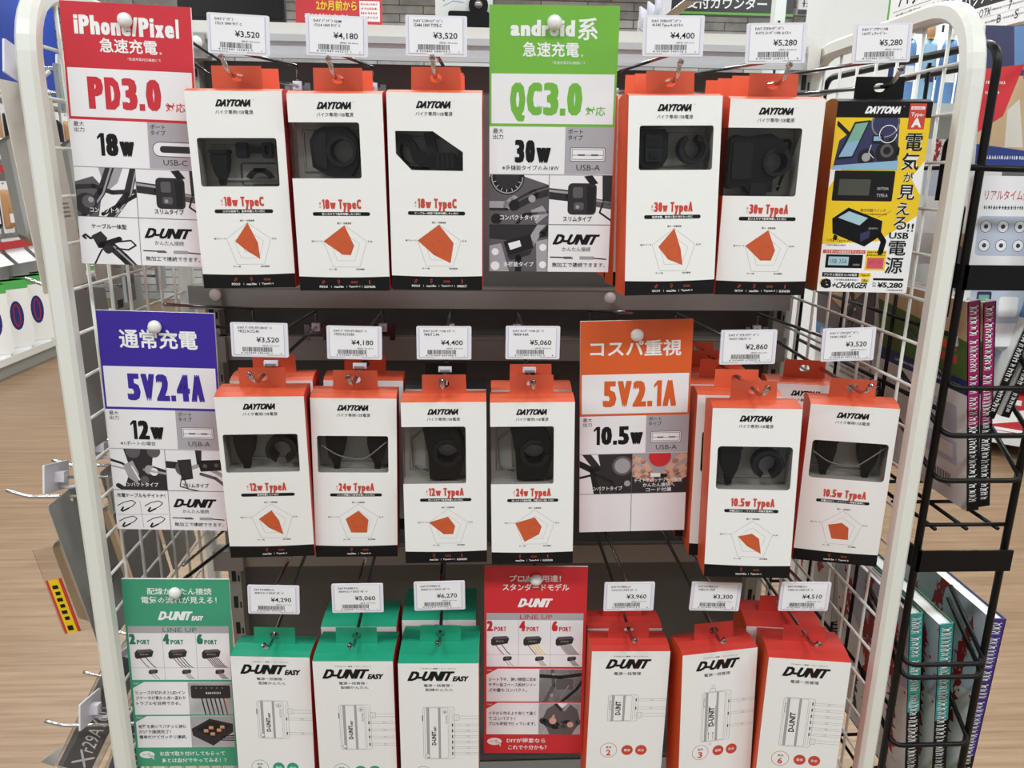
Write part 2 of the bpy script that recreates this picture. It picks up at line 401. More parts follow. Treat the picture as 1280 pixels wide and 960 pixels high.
CHART = ['電力・充電速度', '防水', '取付簡単', 'ポート数', '省スペース']
def radar(P, cx, cy, rad, vals):
    ang = [-90, -18, 54, 126, 198]
    pt = lambda k, f: (cx + rad * f * math.cos(R(ang[k])), cy + rad * f * math.sin(R(ang[k])))
    P.outline([pt(k, 1) for k in range(5)], .22, 'grey_ink', 2); P.outline([pt(k, .66) for k in range(5)], .18, 'grey_ink', 2)
    P.poly([pt(k, vals[k]) for k in range(5)], 'chart_orange', 3)
    P.clip = None
    P.outline([pt(k, .33) for k in range(5)], .22, 'chart_line', 4)
    for (k, dx, dy, w) in ((0, -7.5, -3.2, 15), (1, 1.2, -1, 5), (2, -4, 1.4, 9), (3, -4.5, 1.4, 8), (4, -13, -1.2, 12)):
        x, y = pt(k, 1); P.text(CHART[k], x + dx, y + dy, x + dx + w, y + dy + 2, 'black_ink', .01, L=5)

def front_usb(P, d):
    daytona(P, 30, 8, 68, 15.2)
    P.text('バイク専用USB電源', 29.5, 18.4, 67.5, 22.6, 'black_ink', .004)
    P.text('最', 26.5, 108.5, 28.3, 111, 'red_ink'); P.text('大', 26.5, 112, 28.3, 114.5, 'red_ink')
    pw, ty = d['power'], d['type']
    xs = 29.5 if len(pw) < 5 else 26
    wp = 14.5 if len(pw) < 5 else 22
    P.condensed(pw, xs, 115.4, xs + wp, 10, 'red_ink', .62); P.condensed(ty, xs + wp + 3, 115.4, xs + wp + 27, 10, 'red_ink', .62)
    P.rr(19, 118.6, 80, 122.6, 1.9, 'black_ink', 2); n = len(d['sub']); w = min(50, n * 2.75); P.text(d['sub'], 49.5 - w / 2, 119.3, 49.5 + w / 2, 121.9, 'white_ink', .02)
    radar(P, 52, 157, 24.5, d['chart'])
    P.poly([(0, 187)] + [(W_ * k / 12, 187 + 1.1 * math.sin(math.pi * k / 12)) for k in range(1, 12)] + [(W_, 187), (W_, H_), (0, H_)], 'black_print', 2)
    ic = d['foot']; n = len(ic); x = 52 - (n - 1) * 8.4 - 1
    for i, s_ in enumerate(ic):
        cx = x + i * 16.8
        if i == 0 and s_[0] in 'PQ': P.outline([(cx - 1.6, 194), (cx + .6, 191.3), (cx + 1.8, 192.4), (cx - .4, 195)], .45, 'red_ink', 3)
        elif s_[:3] == 'max': P.outline([(cx - .9, 191), (cx + 1, 191), (cx + .5, 193), (cx + 1.2, 193), (cx - .4, 195.4), (cx - .2, 193.4), (cx - 1, 193.4)], .35, 'red_ink', 3)
        elif s_[:4] == 'Type': P.rr(cx - 3.6, 192.2, cx + 3.6, 194.4, .9, 'chart_line', 3); P.rect(cx - 2.4, 193, cx + 2.4, 193.6, 'black_print', 4)
        else: P.line([(cx, 191), (cx, 195.2)], .9, 'red_ink', 3)
        w = min(12.5, len(s_) * 1.75); P.text(s_, cx - w / 2, 197, cx + w / 2, 199.4, 'white_ink', .02)
        if i: P.rect(cx - 8.6, 197, cx - 8.35, 199.4, 'white_ink', 3)

DEPTH = {}
def carton(root, top, side, win=None, notch=None, prints=None, face='white_card', BD=BD):
    """front sheet with a window cut out, sides, sloped top; returns window box in mm"""
    DEPTH[root.name] = BD; b = MB(); fn = lambda x, y, l: (-BW / 2 + x / 1000, -l, BH - y / 1000)
    rect = [(0, 0), (W_, 0), (W_, H_), (0, H_)]
    if notch:
        x1, y0, y1 = notch; rr_ = [(0, y0)] + [(x1 - 2.5 + 2.5 * math.sin(R(a)), y0 + 2.5 - 2.5 * math.cos(R(a))) for a in (0, 30, 60, 90)] + [(x1 - 2.5 + 2.5 * math.cos(R(a)), y1 - 2.5 + 2.5 * math.sin(R(a))) for a in (0, 30, 60, 90)] + [(0, y1)]
        outer = [(0, 0), (W_, 0), (W_, H_), (0, H_)] + rr_[::-1]; holes = []
    else: outer = rect; holes = [win] if win else []
    loops = [outer] + holes; tri = tessellate_polygon([[Vector((p[0], p[1], 0)) for p in l] for l in loops]); flat = [p for l in loops for p in l]
    b.raw([fn(p[0], p[1], 0) for p in flat], tri, face)
    b.raw([(fn(p[0], p[1], 0)[0], .0006, fn(p[0], p[1], 0)[2]) for p in flat], tri, 'inner_card')
    for l in holes + ([rr_] if notch else []):
        n = len(l)
        for i in range(n if not notch else n - 1):
            p, q = l[i], l[(i + 1) % n]; a0, a1 = fn(*p, 0), fn(*q, 0)
            b.face([a0, a1, (a1[0], .0006, a1[2]), (a0[0], .0006, a0[2])], 'inner_card')
    h = BW / 2; zc = BH + .0045
    prof = [(0, BH), (BD * .2, BH + .003), (BD * .5, zc), (BD * .8, BH + .0035), (BD, BH + .001)]
    for sx in (-1, 1):
        if sx < 0 and notch:
            z0, z1 = BH - notch[2] / 1000, BH - notch[1] / 1000; yn = BD * .6
            for y0, y1, za, zb in ((0, BD, 0, z0), (yn, BD, z0, z1)): b.face([(-h, y0, za), (-h, y1, za), (-h, y1, zb), (-h, y0, zb)], side)
            b.face([(-h, 0, z1), (-h, BD, z1)] + [(-h, y, z) for y, z in prof[::-1]], side)
        else: b.face([(sx * h, 0, 0), (sx * h, BD, 0)] + [(sx * h, y, z) for y, z in prof[::-1]], side)
    b.face([(-h, BD, 0), (h, BD, 0), (h, BD, BH + .001), (-h, BD, BH + .001)], side); b.face([(-h, 0, 0), (h, 0, 0), (h, BD, 0), (-h, BD, 0)], side)
    for (ya, za), (yb, zb) in zip(prof, prof[1:]): b.face([(-h, ya, za), (h, ya, za), (h, yb, zb), (-h, yb, zb)], top, True)
    P = Print(b, fn); prints(P)
    if side != 'rust_card' or True:      # small print down the right side
        Q = Print(b, lambda x, y, l: (h + l, BD - x / 1000, BH - y / 1000))
        for k in range(9): Q.rect(12 + k * 2.4, 8, 13 + k * 2.4, 46 - (k % 3) * 6, 'black_ink', 1)
    b.build('carton', root)
    t = MB(); hole = rrect(-.006, BH + .0115, .006, BH + .0205, .0044)
    t.plate([(-.026, zc - .0005), (.026, zc - .0005), (.0255, BH + .027), (-.0255, BH + .027)], [hole], BD * .5 - .0004, BD * .5 + .0004, top)
    t.build('hang_tab', root)

def add_tray(root, x0, y0, x1, y1, open_left=False):
    """grey moulded tray behind the window, mm"""
    X = lambda x: -BW / 2 + x / 1000
    Z = lambda y: BH - y / 1000
    a0, a1, c0, c1 = X(x0 - .8), X(x1 + .8), Z(y1 + .8), Z(y0 - .8); f, k = .0011, .0285
    b = MB()
    b.face([(a0, k, c0), (a1, k, c0), (a1, k, c1), (a0, k, c1)], 'tray')
    b.face([(a0, f, c0), (a1, f, c0), (a1, k, c0), (a0, k, c0)], 'tray'); b.face([(a0, f, c1), (a1, f, c1), (a1, k, c1), (a0, k, c1)], 'tray'); b.face([(a1, f, c0), (a1, f, c1), (a1, k, c1), (a1, k, c0)], 'tray')
    if not open_left: b.face([(a0, f, c0), (a0, f, c1), (a0, k, c1), (a0, k, c0)], 'tray')
    w, h = a1 - a0, c1 - c0
    b.tube([(a0 + w * .1, .028, c0 + h * .15), (a0 + w * .1, .028, c0 + h * .85), (a0 + w * .9, .028, c0 + h * .85), (a0 + w * .9, .028, c0 + h * .15)], .002, 'tray', 6, closed=True)
    return b.build('moulded_tray', root)
def film(root, pts, wrap=None):
    b = MB(); b.raw([(-BW / 2 + p[0] / 1000, .0008, BH - p[1] / 1000) for p in pts], tessellate_polygon([[Vector((p[0], p[1], 0)) for p in pts]]), 'clear_film')
    if wrap: b.face([(-BW / 2 + .0004, .001, BH - wrap[1] / 1000), (-BW / 2 + .0004, BD * .6, BH - wrap[1] / 1000), (-BW / 2 + .0004, BD * .6, BH - wrap[0] / 1000), (-BW / 2 + .0004, .001, BH - wrap[0] / 1000)], 'clear_film')
    b.build('window_film', root)

# devices seen through the windows (mm on the front, depth in metres)
def dev(root, name, f):
    b = MB(); f(b, lambda pts: [(-BW / 2 + p[0] / 1000, BH - p[1] / 1000) for p in pts]); return b.build(name, root)
def plug(root, cx, y0, s=1.0, m='black_plastic', flip=1):
    def f(b, T):
        b.plate(T([(cx - 9 * s, y0), (cx + 9 * s, y0), (cx + 9 * s, y0 + 12 * s), (cx + 7 * s, y0 + 22 * s), (cx + 3 * s, y0 + 31 * s), (cx - 3 * s, y0 + 31 * s), (cx - 7 * s, y0 + 22 * s), (cx - 9 * s, y0 + 12 * s)]), [], .009, .026, m)
        b.plate(T(rrect(cx - 10 * s, y0 - 1, cx + 10 * s, y0 + 3 * s, 1.2)), [], .007, .028, m)
        b.plate(T([(cx - 3.4 * s, y0 + 31 * s), (cx + 3.4 * s, y0 + 31 * s), (cx + 2.6 * s, y0 + 38 * s), (cx - 2.6 * s, y0 + 38 * s)]), [], .013, .022, m)
    dev(root, 'usb_socket', f)
def cring(root, cx, cy, r, a0=120, a1=440, name='clamp_ring'):
    def f(b, T):
        b.plate(T(arc_band(cx, cy, r * .62, r, a0, a1, 26)), [], .008, .022, 'black_plastic')
        b.plate(T(arc_band(cx, cy, r * .8, r * 1.06, a0 + 30, a1 - 60, 20)), [], .006, .014, 'dark_plastic')
    dev(root, name, f)
def cable(root, pts, r=.0016, m='black_plastic'):
    b = MB(); b.tube(fillet([(-BW / 2 + p[0] / 1000, p[2] if len(p) > 2 else .016, BH - p[1] / 1000) for p in pts], .01, 6), r, m, 8); b.build('cable', root)
def dev_compact(root):
    plug(root, 26, 58, .95)
    def clamp(b, T):
        b.plate(T(rrect(44, 50, 55, 66, 3)), [], .01, .024, 'black_plastic'); b.plate(T(rrect(54, 54, 72, 61, 1.5)), [], .014, .022, 'black_plastic')
        b.plate(T(rrect(71, 50, 81, 66, 3)), [T(rrect(74, 53.5, 78, 62.5, 1.5))], .01, .024, 'black_plastic')
    dev(root, 'handlebar_clamp', clamp)
    def arc(b, T): b.plate(T(arc_band(66, 92, 11, 15.5, 205, 335, 16)), [], .012, .022, 'black_plastic'); b.plate(T(rrect(60, 76, 72, 80, 1)), [], .012, .022, 'black_plastic')
    dev(root, 'clamp_cap', arc)
    b = MB(); b.tube([(-BW / 2 + x / 1000, 0.0275, BH - y / 1000) for x, y in rrect(44, 71, 84, 94, 3, 3)], .0009, 'clear_plastic', 6, closed=True); b.build('blister_dish', root)
def dev_slim(root, big=False, x0=2, x1=70, y0=30, y1=84):
    w, h = x1 - x0, y1 - y0
    q = lambda u, v: (x0 + u * w, y0 + v * h)
    def body(b, T):
        out = [q(.26, .3), q(.34, .1), q(.48, .03), q(.78, .03), q(.92, .22), q(.98, .5), q(.93, .78), q(.84, .97), q(.5, .97), q(.28, .8)]
        c = q(.72, .5); b.plate(T(out), [T(ring2(c[0], c[1], w * .165, 20))], .008, .025, 'black_plastic')
        b.plate(T(arc_band(c[0], c[1], w * .17, w * .22, 0, 359, 22)), [], .0055, .009, 'dark_plastic')
        b.plate(T([q(.3, .34), q(.44, .12), q(.5, .14), q(.5, .86), q(.34, .76)]), [], .0065, .009, 'dark_plastic')
    dev(root, 'slim_usb_socket', body)
def dev_slim_flat(root, x0=2, x1=74, y0=30, y1=100):
    w, h = x1 - x0, y1 - y0
    q = lambda u, v: (x0 + u * w, y0 + v * h)
    def body(b, T):
        c = q(.69, .49); b.plate(T([q(.3, .06), q(.66, .05), q(.86, .04), q(.97, .34), q(.97, .62), q(.88, .95), q(.52, .97), q(.4, .96), q(.38, .5)]), [T(ring2(c[0], c[1], w * .17, 22, ry=h * .15))], .008, .026, 'black_plastic')
        b.plate(T(arc_band(c[0], c[1], w * .175, w * .24, 10, 300, 20)), [], .0055, .009, 'dark_plastic')
    dev(root, 'slim_usb_socket', body)
    def blister(b, T): b.plate(T([q(.08, .3), q(.34, .1), q(.36, .9), q(.1, .82)]), [T([q(.11, .33), q(.31, .15), q(.32, .84), q(.13, .78)])], .022, .0275, 'clear_plastic')
    dev(root, 'blister_dish', blister)
def dev_lever(root):
    def f(b, T):
        b.plate(T([(9, 40), (20, 41), (27, 49), (31, 57), (40, 60), (60, 60), (80, 64), (80, 72), (60, 74), (32, 73), (24, 66), (21, 55), (10, 48)]), [], .009, .024, 'black_plastic')
        b.plate(T([(36, 39), (47, 39), (50, 60), (40, 60)]), [], .012, .026, 'dark_plastic')
        b.plate(T(rrect(48, 59, 70, 74, 3)), [], .007, .02, 'black_plastic')
        for k in range(4): b.plate(T(rrect(50 + k * 5, 58.6, 52.5 + k * 5, 74.4, .6)), [], .006, .012, 'dark_plastic')
    dev(root, 'lever_clamp_socket', f)
    cable(root, [(12, 46, .026), (9, 62, .027), (20, 74, .028), (40, 75.5, .028)], .0018)
def dev_module(root):
    def f(b, T):
        b.plate(T([(13, 35), (18, 31), (42, 31), (46, 36), (46, 60), (40, 70), (20, 70), (13, 62)]), [], .012, .026, 'black_plastic')
        b.plate(T(rrect(21, 36, 38, 64, 2)), [], .008, .013, 'dark_plastic'); b.plate(T(rrect(25, 54, 34, 61, 1)), [], .0065, .009, 'black_plastic')
        b.plate(T(rrect(23, 40, 36, 50, 1)), [], .007, .009, 'black_plastic')
    dev(root, 'usb_socket', f); cring(root, 72, 51, 15, -70, 240)
def dev_slim_body(root):
    def f(b, T):
        c = (56, 62); b.plate(T([(6, 40), (12, 35), (26, 37), (48, 33), (60, 40), (70, 52), (70, 66), (60, 76), (54, 80), (54, 93), (28, 93), (24, 87), (8, 90), (5, 84)]), [T(ring2(c[0], c[1], 10.5, 22))], .008, .026, 'black_plastic')
        b.plate(T(arc_band(c[0], c[1], 11, 15, -60, 250, 24)), [], .005, .009, 'dark_plastic')
        b.plate(T(rrect(30, 84, 48, 96, 2)), [], .006, .02, 'dark_plastic'); b.plate(T(rrect(9, 42, 30, 80, 3)), [], .0065, .009, 'dark_plastic')
    dev(root, 'slim_usb_socket', f); cable(root, [(62, 42, .02), (74, 38, .024), (74, 60, .026), (66, 92, .028)], .0016)
def dev_plug_ring(root):
    plug(root, 25, 46, 1.25); cring(root, 67, 68, 17, 115, 430)
def dev_two_plugs(root):
    plug(root, 26, 45, 1.25); plug(root, 74, 45, 1.25); cable(root, [(10, 60, .006), (30, 74, .006), (60, 78, .006), (92, 50, .007)], .0009, 'grey_ink')

def foot(*a): return list(a)
KINDS = [  # power, type, tagline, chart (top,right,lower right,lower left,left), foot, window polygon / notch, tray box, device
 dict(power='18w', type='TypeC', sub='小さな本体で、急速充電したい方に', chart=(1, .4, .72, .25, .62), foot=foot('PD3.0', 'max18w', 'TypeC-1'), win=rrect(8, 46, 89, 95, 2.5), dev=dev_compact),
 dict(power='18w', type='TypeC', sub='狭いスキマで急速充電したい方に', chart=(1, .4, .36, .3, 1), foot=foot('PD3.0', 'max18w', 'TypeC-1', 'SLENDER'), notch=(73, 28, 84), dev=lambda r: dev_slim(r, x0=0, x1=72, y0=30, y1=83)),
 dict(power='18w', type='TypeC', sub='ケーブル一体型で急速充電したい方に', chart=(1, .66, .82, .4, 1), foot=foot('PD3.0', 'max18w', 'TypeC-1', 'DIRECT'), win=[(8, 37.5), (47, 37.5), (78, 58), (78, 77), (24, 76.5), (8, 60)], dev=dev_lever),
 dict(power='30w', type='TypeA', sub='急速充電、簡単に取り付けたい方に', chart=(1, .33, .72, .4, .72), foot=foot('QC3.0', 'max30w', 'TypeA-1'), win=rrect(12, 29, 90, 73, 2.5), dev=dev_module),
 dict(power='30w', type='TypeA', sub='狭いスキマで急速充電したい方に', chart=(1, .4, .4, .4, 1), foot=foot('QC3.0', 'max30w', 'TypeA-1', 'SLENDER'), notch=(77, 28, 97), dev=dev_slim_body),
 None,
 dict(power='12w', type='TypeA', sub='急速充電したい方に', chart=(.66, .33, .8, .33, .66), foot=foot('max12w', 'TypeA-1'), win=rrect(5, 45, 88, 92, 2.5), dev=dev_plug_ring),
 dict(power='24w', type='TypeA', sub='2つの充電口で急速充電したい方に', chart=(.64, .5, .66, .64, .66), foot=foot('max24w', 'TypeA-2'), win=rrect(6, 46, 88, 92, 2.5), dev=dev_two_plugs),
 dict(power='12w', type='TypeA', sub='狭いスキマで急速充電したい方に', chart=(.6, .35, .4, .4, 1), foot=foot('max12w', 'TypeA-1', 'SLENDER'), notch=(74, 29.5, 100), dev=lambda r: dev_slim_flat(r)),
 dict(power='24w', type='TypeA', sub='狭いスキマで急速充電、充電口は2つ欲しい方に', chart=(.6, .35, .36, .85, 1), foot=foot('max24w', 'TypeA-2', 'SLENDER'), notch=(74, 29, 100), dev=lambda r: dev_slim_flat(r)),
 dict(power='10.5w', type='TypeA', sub='充電口は1つ・バッテリー充電を簡単に', chart=(.36, .36, .8, .33, .68), foot=foot('max10.5w', 'TypeA-1'), win=rrect(8, 44, 91, 95, 4), dev=dev_plug_ring),
 dict(power='10.5w', type='TypeA', sub='充電口は2つ・バッテリー充電を簡単に', chart=(.36, .36, .66, .66, .66), foot=foot('max10.5w', 'TypeA-2'), win=rrect(7, 44, 92, 92, 4), dev=dev_two_plugs),
]
def usb_box(k, label, loc, rot, group):
    d = KINDS[k]; r = thing('usb_charger_carton', label, 'carton', loc, rot, group)
    carton(r, 'orange_card', 'red_card' if loc[0] < .15 else 'rust_card', d.get('win'), d.get('notch'), lambda P: front_usb(P, d))
    if 'notch' in d:
        x1, y0, y1 = d['notch']; tr_ = add_tray(r, .9, y0, x1, y1, True); film(r, [(.3, y0), (x1 - 2, y0), (x1, y0 + 2), (x1, y1 - 2), (x1 - 2, y1), (.3, y1)], (y0, y1))
    else:
        w = d['win']; tr_ = add_tray(r, min(p[0] for p in w), min(p[1] for p in w), max(p[0] for p in w), max(p[1] for p in w)); film(r, w)
    d['dev'](tr_)
    return r

def front_unit(P, easy, n, ink):
    P.text('アクセサリー電源 ｜ ディーユニット', 27, 6.2, 71, 8, 'black_ink', .012)
    if easy:
        dunit(P, 11, 11, 86, 24.5, accent='green_card', easy=True)
        P.text('電源一括管理・', 31, 29, 66, 32.8, 'black_ink', .004); P.text('配線かんたん', 33, 35, 67, 39, 'black_ink', .004)
    else:
        dunit(P, 18, 11, 75, 24.5, accent='red_ink')
        P.text('電源一括管理', 29, 29, 63, 33.5, 'black_ink', .004)
    g = 'grey_ink'
    if n == 0:   # slim standard unit
        x0, x1, y0, y1 = 28, 66, 56, 128
    else: x0, x1, y0, y1 = (29, 68, 62, {2: 117, 4: 128, 6: 138}[n]) if easy else (24, 62, 62 if n == 2 else 54, {2: 100, 6: 124}[n])
    P.outline(rrect(x0, y0, x1, y1, 3, 3), .3, g, 2); P.outline(rrect(x0 + 2, y0 + 1, x1 - 8, y1 - 1, 2, 3), .25, g, 2)
    P.rect(x0 + 4.5, y0 + .6, x0 + 7.5, y1 - .6, 'pale_ink', 2); P.rect(x0 + 19, y0 + .6, x0 + 21.5, y1 - .6, 'pale_ink', 2)
    for xx in (x0 + 4.5, x0 + 7.5, x0 + 19, x0 + 21.5): P.line([(xx, y0 + .6), (xx, y1 - .6)], .25, g, 3)
    ym = (y0 + y1) / 2; ln = min(28, (y1 - y0) * .52)
    if easy:
        P.text('D-UNIT', x0 + 10.5, ym - ln * .1, x0 + 16, ym + ln * .62, 'black_ink', .03, rot=True); P.text('EASY', x0 + 13.4, ym - ln * .36, x0 + 16.2, ym - ln * .12, 'black_ink', .04, rot=True)
        P.disc(x1 - 12, y0 + 7, 3, g, 2); P.disc(x1 - 12, y0 + 7, 2.6, 'white_card', 3); P.disc(x1 - 12, y0 + 7, 1.2, g, 4); P.disc(x0 + 5, y1 - 5, 2.6, g, 4); P.disc(x0 + 5, y1 - 5, 2.2, 'white_card', 5)
        P.rect(x0 - 1.2, y0 + 12, x0, y0 + 20, g, 2); P.text('ACTIVE', x1 - 11, y0 + 12, x1 - 9, y0 + 24, g, rot=True)
    else: P.text('D-UNIT', x0 + 9.5, ym - ln * .5, x0 + 16.5, ym + ln * .5, 'black_ink', .03, rot=True); P.text('ACTIVE', x0 + 1.6, y0 + 8, x0 + 3.6, y0 + 22, g, rot=True)
    P.line([(x1 - 6, y0 + 2), (x1 - 6, y1 - 2)], .25, g, 2); P.line([(x1 - 3, y0 + 3), (x1 - 3, y1 - 3)], .25, g, 2)
    m = max(n, 3) if n == 0 else n
    plugy = y0 + 15 if easy else (y1 - 9 if n else None)
    if plugy:
        P.rr(x1 - 1, plugy - 4, x1 + 6, plugy + 4, 1, 'white_card', 3); P.outline(rrect(x1 - 1, plugy - 4, x1 + 6, plugy + 4, 1, 2), .3, g, 4)
        P.line([(x1 + 6, plugy - 2), (W_, plugy - 2)], .25, g, 3); P.line([(x1 + 6, plugy + 2), (W_, plugy + 2)], .25, g, 3)
        for q in range(3): P.line([(x1 + q * 2, plugy - 4), (x1 + q * 2, plugy + 4)], .2, g, 4)
    a, c = (plugy + 11, y1 - 8) if easy else ((y0 + 7, plugy - 10) if n else (y0 + 16, y1 - 20))
    for i in range(m):
        y = a + (c - a) * (i / max(1, m - 1)); P.line([(x1 - 2, y - 1.4), (W_, y - 1.4)], .22, g, 3); P.line([(x1 - 2, y + 1.4), (W_, y + 1.4)], .22, g, 3)
        P.disc(x1 + 17, y, 1.7, g, 5); P.disc(x1 + 17, y, 1.45, 'white_card', 6); P.rect(x1 + 16.8, y - .7, x1 + 17.2, y + .7, g, 7)
        P.rect(x1 - 3.4, y - 2, x1 - 2, y + 2, 'black_ink', 4)
    if n == 0:
        P.line([(x0 + 9, y0 + 20), (x0 + 9, y1 - 14)], .4, 'black_ink', 5); P.line([(x0 + 18, y0 + 20), (x0 + 18, y1 - 22)], .4, 'black_ink', 5)
        for xx in (x0 + 10, x0 + 16): P.line([(xx, y1 - 3), (xx, y1 - 12)], .5, 'black_ink', 5); P.disc(xx, y1 - 12, .9, 'black_ink', 5)
        P.outline(rrect(x0 + 10, y0 - 5, x0 + 17, y0, 1, 2), .3, g, 3); P.outline(rrect(x0 + 12, y0 - 10, x0 + 15, y0 - 5, 1, 2), .25, g, 3); P.disc(x0 + 13, y1 + 4, 1.6, g, 3); P.disc(x0 + 13, y1 + 4, 1.3, 'white_card', 4)
    # badges at the foot
    P.disc(28, 143 if not easy else 160, 11, 'red_ink' if not easy else 'green_card', 2); P.disc(28, 143 if not easy else 160, 10.4, 'white_card', 3)
    yb = 143 if not easy else 160
    P.text('電源', 24.5, yb - 6, 31.5, yb - 3, 'black_ink'); P.text(str(n or 3), 25, yb - 1, 31, yb + 8, ink, .03)
    for xx in (52, 70): P.disc(xx, yb, 7.5, ink, 2); P.text('簡単' if xx < 60 else '安全', xx - 4, yb - 2, xx + 4, yb + 2, 'white_ink', .01)

def unit_box(easy, n, label, loc, rot, group):
    r = thing('wiring_unit_carton', label, 'carton', loc, rot, group)
    carton(r, 'green_card' if easy else 'red_card', 'red_card' if easy else 'rust_card', None, None, lambda P: front_unit(P, easy, n, 'green_card' if easy else 'red_ink'), BD={2: .045, 4: .062, 6: .08 if easy else .066, 0: .045}[n])
    return r

def charger_box(label, loc, rot):
    r = thing('meter_charger_carton', label, 'carton', loc, rot)
    def pr(P):
        P.rect(0, 0, W_, 16.5, 'black_print', 1); daytona(P, 29, 5, 68, 12.5, 'white_ink')
        P.rect(0, 16.5, W_, 150, 'yellow_print', 1)
        P.poly([(8, 150), (60, 146), (98, 118), (98, H_), (0, H_), (0, 150)], 'white_ink', 2); P.poly([(98, 60), (86, 78), (98, 96)], 'white_ink', 2); P.poly([(0, 70), (0, 90), (14, 66)], 'white_ink', 2)
        P.clip = (2, 16.5, 70, 70)
        P.poly([(2, 70), (6, 40), (30, 20), (66, 18), (70, 70)], 'art_navy', 3); P.disc(52, 22, 15, 'art_mid', 4); P.disc(52, 22, 13, 'art_navy', 5); P.line(ring2(52, 22, 14, 20), .7, 'art_light', 6)
        P.disc(57, 52, 12, 'art_black', 5); P.disc(57, 50, 7, 'art_mid', 6); P.disc(57, 50, 4, 'art_black', 7); P.disc(36, 57, 9, 'art_black', 5); P.disc(36, 57, 4.5, 'art_light', 6)
        P.line([(2, 22), (16, 34), (24, 44)], 4, 'art_black', 6); P.line([(60, 40), (70, 52)], 6, 'art_black', 6)
        P.rr(40, 34, 52, 43, 1.5, 'art_black', 8); P.rect(41.5, 35.5, 49, 40, 'art_blue', 9); P.line(ring2(56, 33, 9, 18), .8, 'white_ink', 9); P.line([(40, 44), (38, 52), (44, 58)], .6, 'white_ink', 9)
        P.poly([(20, 21), (36, 19), (22, 58), (4, 60)], 'art_black', 10); P.poly([(21, 23), (34, 21), (27, 40), (14, 42)], 'art_teal', 11); P.poly([(14, 42), (27, 40), (21, 56), (7, 57)], 'art_blue', 11)
        P.poly([(2, 66), (70, 60), (70, 70), (2, 70)], 'art_blue', 12); P.clip = None
        P.rr(5, 71, 69, 103, 1.5, 'black_ink', 3); P.rect(11, 80, 44, 97, 'lcd_off', 4); P.text('DAYTONA', 52, 88, 64, 91, 'pale_ink', .03); P.text('TYPE-A', 52, 95, 64, 98.5, 'pale_ink', .02)
        P.text('表示切替スイッチ', 37, 111, 64, 114.5, 'black_ink'); P.micro(38, 116, 66, 117.6, 'black_ink', 3)
        P.poly([(8, 122), (24, 110), (62, 124), (62, 140), (46, 152), (10, 138)], 'black_plastic', 4); P.poly([(14, 121), (25, 114), (46, 121), (38, 129)], 'lcd', 5); P.poly([(40, 138), (50, 134), (50, 142), (41, 147)], 'art_navy', 5); P.line([(60, 138), (66, 146), (64, 158)], 6, 'black_plastic', 5)
        P.line([(56, 120), (70, 113)], .4, 'brown_card', 6); P.micro(48, 131, 58, 133, 'pale_ink', 5); P.poly([(12, 139), (16, 141), (15, 146), (11, 144)], 'black_plastic', 5)
        P.text('USB Type-A', 5, 144, 30, 148, 'black_ink'); P.micro(5, 150, 26, 151.6, 'black_ink', 8)
        P.rect(2, 156, 48, 160, 'red_ink', 3); P.text('スマホへの充電状況をチェック!!', 5, 156.6, 46, 159.4, 'white_ink', .01)
        P.rect(6, 161, 46, 176, 'black_plastic', 3); P.rect(9, 163.5, 31, 173, 'lcd', 4); P.text('USB  3.5A', 11, 166, 29, 171, 'black_ink', L=5); P.micro(36, 171, 44, 173, 'pale_ink', 11)
        P.rect(49, 156, 71, 178, 'yellow_print', 3); P.micro(50, 157, 70, 159, 'black_ink', 5); P.micro(50, 160, 70, 162, 'black_ink', 6); P.rect(51, 164, 69, 176, 'lcd_red', 4); P.text('BATT 11.8V', 53, 167, 67, 171, 'sign_crimson')
        P.rect(4, 181, 44, 186, 'black_ink', 3); P.text('デジタル電圧計＆USB電源', 6, 182, 42, 185, 'white_ink', .01); P.rr(44, 181, 57, 186, 1, 'yellow_print', 3); P.text('Type A', 46, 182, 55.5, 185.4, 'black_ink', .02)
        P.disc(6, 192, 4, 'yellow_print', 3); P.text('e', 3, 188, 15, 199, 'black_ink', .1); P.text('+CHARGER', 15, 191.8, 56, 198.4, 'black_ink', .035, .06); P.micro(18, 188, 44, 190, 'black_ink', 14); P.rr(47, 187, 56, 191.6, 1, 'yellow_print', 3); P.text('18w', 48.5, 188, 54.5, 191, 'black_ink', .02)
        P.rect(60, 186.5, 93, 189, 'black_ink', 3); P.text('税込', 60, 191, 64, 193.4, 'black_ink'); P.text('価格', 60, 194, 64, 196.4, 'black_ink'); P.text('¥5,280', 65.5, 191, 93, 197.8, 'black_ink', .04); P.micro(76, 198.8, 94, 200.4, 'black_ink', 15)
        P.rect(75, 2, 92, 28, 'red_ink', 3); P.rect(76.5, 5, 90.5, 8, 'white_ink', 4); P.micro(77.5, 5.6, 89.5, 7.4, 'red_ink', 16); P.text('Type-', 77, 11, 90.5, 16, 'white_ink', .01); P.text('A', 78.5, 16.8, 89, 26, 'white_ink', .05)
        for ch, y0, y1, x0, x1 in (('電', 32, 50, 75, 93), ('気', 52, 70, 74, 92), ('が', 72, 82, 78, 88), ('見', 85, 101, 74, 92), ('え', 104, 117, 75, 89), ('る', 119, 133, 74, 88), ('!!', 126, 135, 89, 96), ('電', 145, 161, 72, 91), ('源', 163, 181, 71, 90)):
            P.text(ch, x0, y0, x1, y1, 'white_ink', .05, L=8); P.text(ch, x0, y0, x1, y1, 'black_ink', .012, L=12)
        P.text('USB', 71, 136, 92, 143, 'black_ink', .03)
    carton(r, 'black_print', 'brown_card', None, None, pr, 'yellow_print')
    return r

